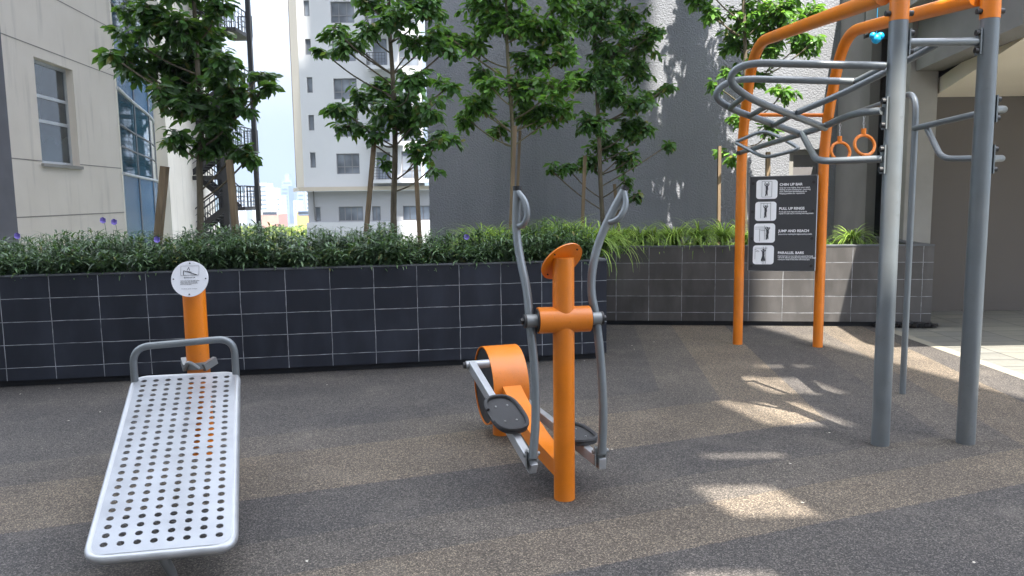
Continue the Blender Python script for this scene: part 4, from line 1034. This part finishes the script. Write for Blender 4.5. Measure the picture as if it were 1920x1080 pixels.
# clamp plates and bolts
class Each:
    def __init__(s, n, m): s.n, s.m = n, m
    def tube(s, *a): q = MB(); q.tube(*a); q.build(s.n, s.m, rk)
    def bx(s, *a): q = MB(); q.bx(*a); q.build(s.n, s.m, rk, smooth=False)
pl, bo = Each('clamp_plate', M['grey_paint']), Each('bolt', M['black'])
for p, side, zs_ in ((pA, -1, [at(1650, 190, YAp).z, at(1650, 235, YAp).z]), (pA, -1, [at(1650, 280, YAp).z, at(1650, 318, YAp).z]), (pA, 1, [at(1680, 63, YAp).z, at(1680, 97, YAp).z]),
                     (pB, -1, [at(1830, 62, YBp).z, at(1830, 95, YBp).z]), (pB, 1, [at(1858, 187, YBp).z, at(1858, 222, YBp).z]), (pB, 1, [at(1855, 280, YBp).z, at(1855, 318, YBp).z])):
    X = p.x+side*.060; pl.bx(X-.004, X+.004, p.y-.03, p.y+.03, min(zs_)-.025, max(zs_)+.025)
    for z in zs_: bo.tube([Vector((X, p.y-.01, z)), Vector((X+side*.026, p.y-.01, z))], .017, 12)
for p, zj in ((pA, zjA), (pB, zjB)):
    for s_ in (-1, 1): bo.tube([Vector((p.x+s_*.05, p.y, zj+.045)), Vector((p.x+s_*.082, p.y, zj+.045))], .017, 12)
q = at(1471, 216, YDp-.12); bo.tube([q, q+Vector((0, -.03, 0))], .02, 10)
q = at(1390, 287, YDp-.05); bo.tube([q, q+Vector((-.05, -.03, 0))], .02, 10)
# sign board between the orange posts
s00, s10, s01, s11 = at(1403, 507, YDp-.06), at(1527, 508, YEp-.06), at(1403, 332, YDp-.06), at(1531, 334, YEp-.06)
SO = s00.copy(); SX = (s10-s00); SW = SX.length; SX.normalize(); SZ = Vector((0, 0, 1)); SH = s01.z-s00.z; SN = SX.cross(SZ)   # towards the viewer
SP = lambda u, v, d=0: SO+SX*(u*SW)+SZ*(v*SH)+SN*d
m = MB(); m.add([SP(0, 0, 0), SP(1, 0, 0), SP(1, 1, 0), SP(0, 1, 0), SP(0, 0, .008), SP(1, 0, .008), SP(1, 1, .008), SP(0, 1, .008)], [(3, 2, 1, 0), (4, 5, 6, 7), (0, 1, 5, 4), (1, 2, 6, 5), (2, 3, 7, 6), (3, 0, 4, 7)])
sg = m.build('sign_board', M['signdark'], rk, smooth=False); sg['label'] = 'dark sign with four exercise pictures and white text'
m = MB(); 
for a, b in (((0, 0), (0, 1)), ((1, 0), (1, 1)), ((0, 1), (1, 1)), ((0, 0), (1, 0))): m.beam(SP(*a, -.004), SP(*b, -.004), .016, .01)
m.build('sign_trim', M['bar'], sg, smooth=False)
for v in (.93, .63, .345, .055):
    for u in (.045, .945): m = MB(); m.disc(SP(u, v, .012), SN, .016, .012, 12); m.build('bolt', M['black'], sg)
def panel(v0_, v1_, u0_=.10, u1_=.43):
    m = MB(); r = .03; pts = []
    c = [(u0_*SW+r, v0_*SH+r, 180), (u1_*SW-r, v0_*SH+r, 270), (u1_*SW-r, v1_*SH-r, 0), (u0_*SW+r, v1_*SH-r, 90)]
    for cx, cy, a0 in c:
        for k in range(6): a = R(a0+k*18); pts.append(SO+SX*(cx+r*math.cos(a))+SZ*(cy+r*math.sin(a))+SN*.010)
    m.add(pts, [tuple(range(len(pts)))]); return m
def fig(m, c, s, pose):
    """small climbing figure drawn in strokes"""
    P_ = lambda x, y: SO+SX*(c[0]*SW+x*s)+SZ*(c[1]*SH+y*s)+SN*.0125
    def st(a, b, w): m.beam(P_(*a), P_(*b), w*s, .001, mi=1, up=SN)
    def frame_(lines):
        for a, b in lines: st(a, b, .035)
    if pose == 0: frame_([((-.62, -1.0), (-.62, 1.05)), ((.62, -1.0), (.62, 1.05)), ((-.62, 1.05), (.62, 1.05)), ((-.62, -1), (.62, -1))]); hy = .95
    elif pose == 1: frame_([((-.62, -.9), (-.62, 1.15)), ((.62, -1.2), (.62, 1.15)), ((-.62, 1.05), (.62, 1.05)), ((-.25, 1.0), (-.25, .75)), ((.2, 1.0), (.2, .75))]); hy = .75
    elif pose == 2: frame_([((-1.2, .8), (.4, .8)), ((-1.2, .55), (.2, .55)), ((-.6, .6), (-.6, -1.1)), ((0, 1), (0, -.9)), ((.2, .9), (.2, -.9)), ((-.5, .35), (.1, .35))]); hy = .8
    else: frame_([((-1.1, .9), (.5, .9)), ((-1.1, .75), (-.5, .45)), ((-1, .45), (-.6, .4)), ((0, 1.1), (0, -1.2)), ((.3, 1.1), (.3, -1.2)), ((-1.05, .7), (-1.05, -.6))]); hy = .5
    ox = .4 if pose == 2 else 0
    st((ox-.02, .5), (ox+.02, -.05), .30); st((ox, 0), (ox-.05, -.45), .26); st((ox-.04, -.4), (ox-.16, -.85), .14); st((ox+.04, -.3), (ox+.06, -.8), .12)
    st((ox-.10, .45), (ox-.28, .6), .11); st((ox-.28, .58), (ox-.22, hy), .09); st((ox+.10, .45), (ox+.26, .65), .11); st((ox+.26, .62), (ox+.2, hy), .09)
    st((ox, .55), (ox, .78), .20)
    if pose == 3: st((0, -.1), (-.22, -.8), .2); st((.05, -.1), (.2, -.8), .18)
for k, (va, vb) in enumerate(((.765, .965), (.533, .735), (.30, .505), (.068, .272))):
    m = panel(va, vb, .095-.01*k, .415-.01*k); fig(m, (.255-.01*k, (va+vb)/2), .078, k)
    m.build('picture_panel', [M['signwhite'], M['ink']], sg, smooth=False)
TX_ = [(.900, 'CHIN UP BAR', 'Grip bar over higher than your reach\nRaising up and touching bar, returning\nslow, stand and simultaneously to\nhanging position for repetitions'),
       (.648, 'PULL UP RINGS', 'Firmly grip both rings and pull up slowly\nrepeat in a safe way or counting with long breath'),
       (.412, 'JUMP AND REACH', 'Jump and try reaching the highest point possible'),
       (.180, 'PARALLEL BARS', 'Hold both bars at your side and suspend the body\nwith both elbows, gradually bring one knee and weight\nmove your body to the other end of the bars')]
for v, a, b in TX_:
    lettering(a, .036, SP(.445, v, .0095), SX, SZ, sg, 'lettering', M['signwhite'], 'LEFT', .0005, .0010)
    nl = max(len(x) for x in b.split('\n')); sz_ = .019 if nl > 44 else .0205
    lettering(b, sz_, SP(.445, v-.028, .0095), SX, SZ, sg, 'lettering', M['signwhite'], 'LEFT', .0004, .0002, .95 if nl < 44 else .9, .95)

# gymnastic rings on chains
def ring(xt, xb, yt, yb, yc, Y, label):
    top, bot = at(xt, yt, Y), at(xb, yb, Y); c = at(xb, yc, Y); c.y = Y
    t = empty('gym_ring', c, label, 'exercise ring', 'rings on chains')
    m = MB(); rr = c.z; rad = (bot-c).length-.015
    pts = [c+Vector((math.cos(2*math.pi*k/36)*.090, math.sin(2*math.pi*k/36)*.03, math.sin(2*math.pi*k/36)*.090)) for k in range(36)]
    m.tube(pts, .0145, 12, closed=True); m.build('hoop', M['orange'], t)
    hb = c+Vector((0, .03, .10)); m = MB(); m.tube([hb, hb+Vector((0, 0, .05))], .022, 12); m.build('hanger', M['orange'], t)
    m = MB(); hb2 = hb+Vector((0, 0, .05)); n = max(4, int((top-hb2).length/.028))
    for k in range(n):
        q = hb2.lerp(top, (k+.5)/n); o_ = Vector((1, 0, 0)) if k % 2 else Vector((0, 1, 0))
        m.tube([q+o_*.008*math.cos(a*math.pi/4)+Vector((0, 0, .018*math.sin(a*math.pi/4))) for a in range(8)], .0032, 5, closed=True)
    m.build('chain', M['chain'], t)
ring(1576, 1576, 221, 266, 284, 7.65, 'orange hand ring on a chain, the left and farther of the two')
ring(1621, 1621, 203, 250, 272, 7.1, 'orange hand ring on a chain, the right and nearer of the two')

# pale dry leaf scraps lying on the rubber
sp0 = None
for i, (x, y) in enumerate([(1183, 648), (1190, 655), (1228, 641), (1478, 868), (1554, 812), (1509, 943), (1826, 1052), (1144, 842), (612, 722), (131, 789), (40, 738), (108, 728), (187, 773), (1098, 676), (574, 1050)]):
    p = gnd(x, y, .006); m = MB()
    if sp0 is None:
        m.v = []; leaf(m, Vector((0, 0, 0)), Vector((1, .3, .1)), Vector((0, 0, 1)), .022, .014, .1); sp0 = m.build('leaf_scrap', plain('dry_leaf', (.55, .5, .42), .8), loc=Vector((0, 0, 0)), smooth=False); o = sp0
    else: o = sp0.copy(); COL.objects.link(o)
    o.location = p; o.rotation_euler = (0, 0, i*1.7); tag(o, 'tiny pale dry leaf scrap lying on the rubber floor', 'leaf scrap', 'pale leaf scraps on the floor')

# ------------------------------------------------------------------ haze over the distance
hm = bpy.data.materials.new('haze_air'); hm.use_nodes = True; hn = hm.node_tree.nodes; hn.remove(hn['Principled BSDF'])
pv = hn.new('ShaderNodeVolumePrincipled'); pv.inputs['Density'].default_value = .0009; pv.inputs['Color'].default_value = (.33, .40, .50, 1); pv.inputs['Anisotropy'].default_value = .2
hm.node_tree.links.new(pv.outputs[0], hn['Material Output'].inputs['Volume'])
m = MB(); m.bx(-5100, 5100, -320, 7600, -25.2, 158); tag(m.build('haze', hm, smooth=False), 'pale haze over the distant city', 'haze', kind='stuff')
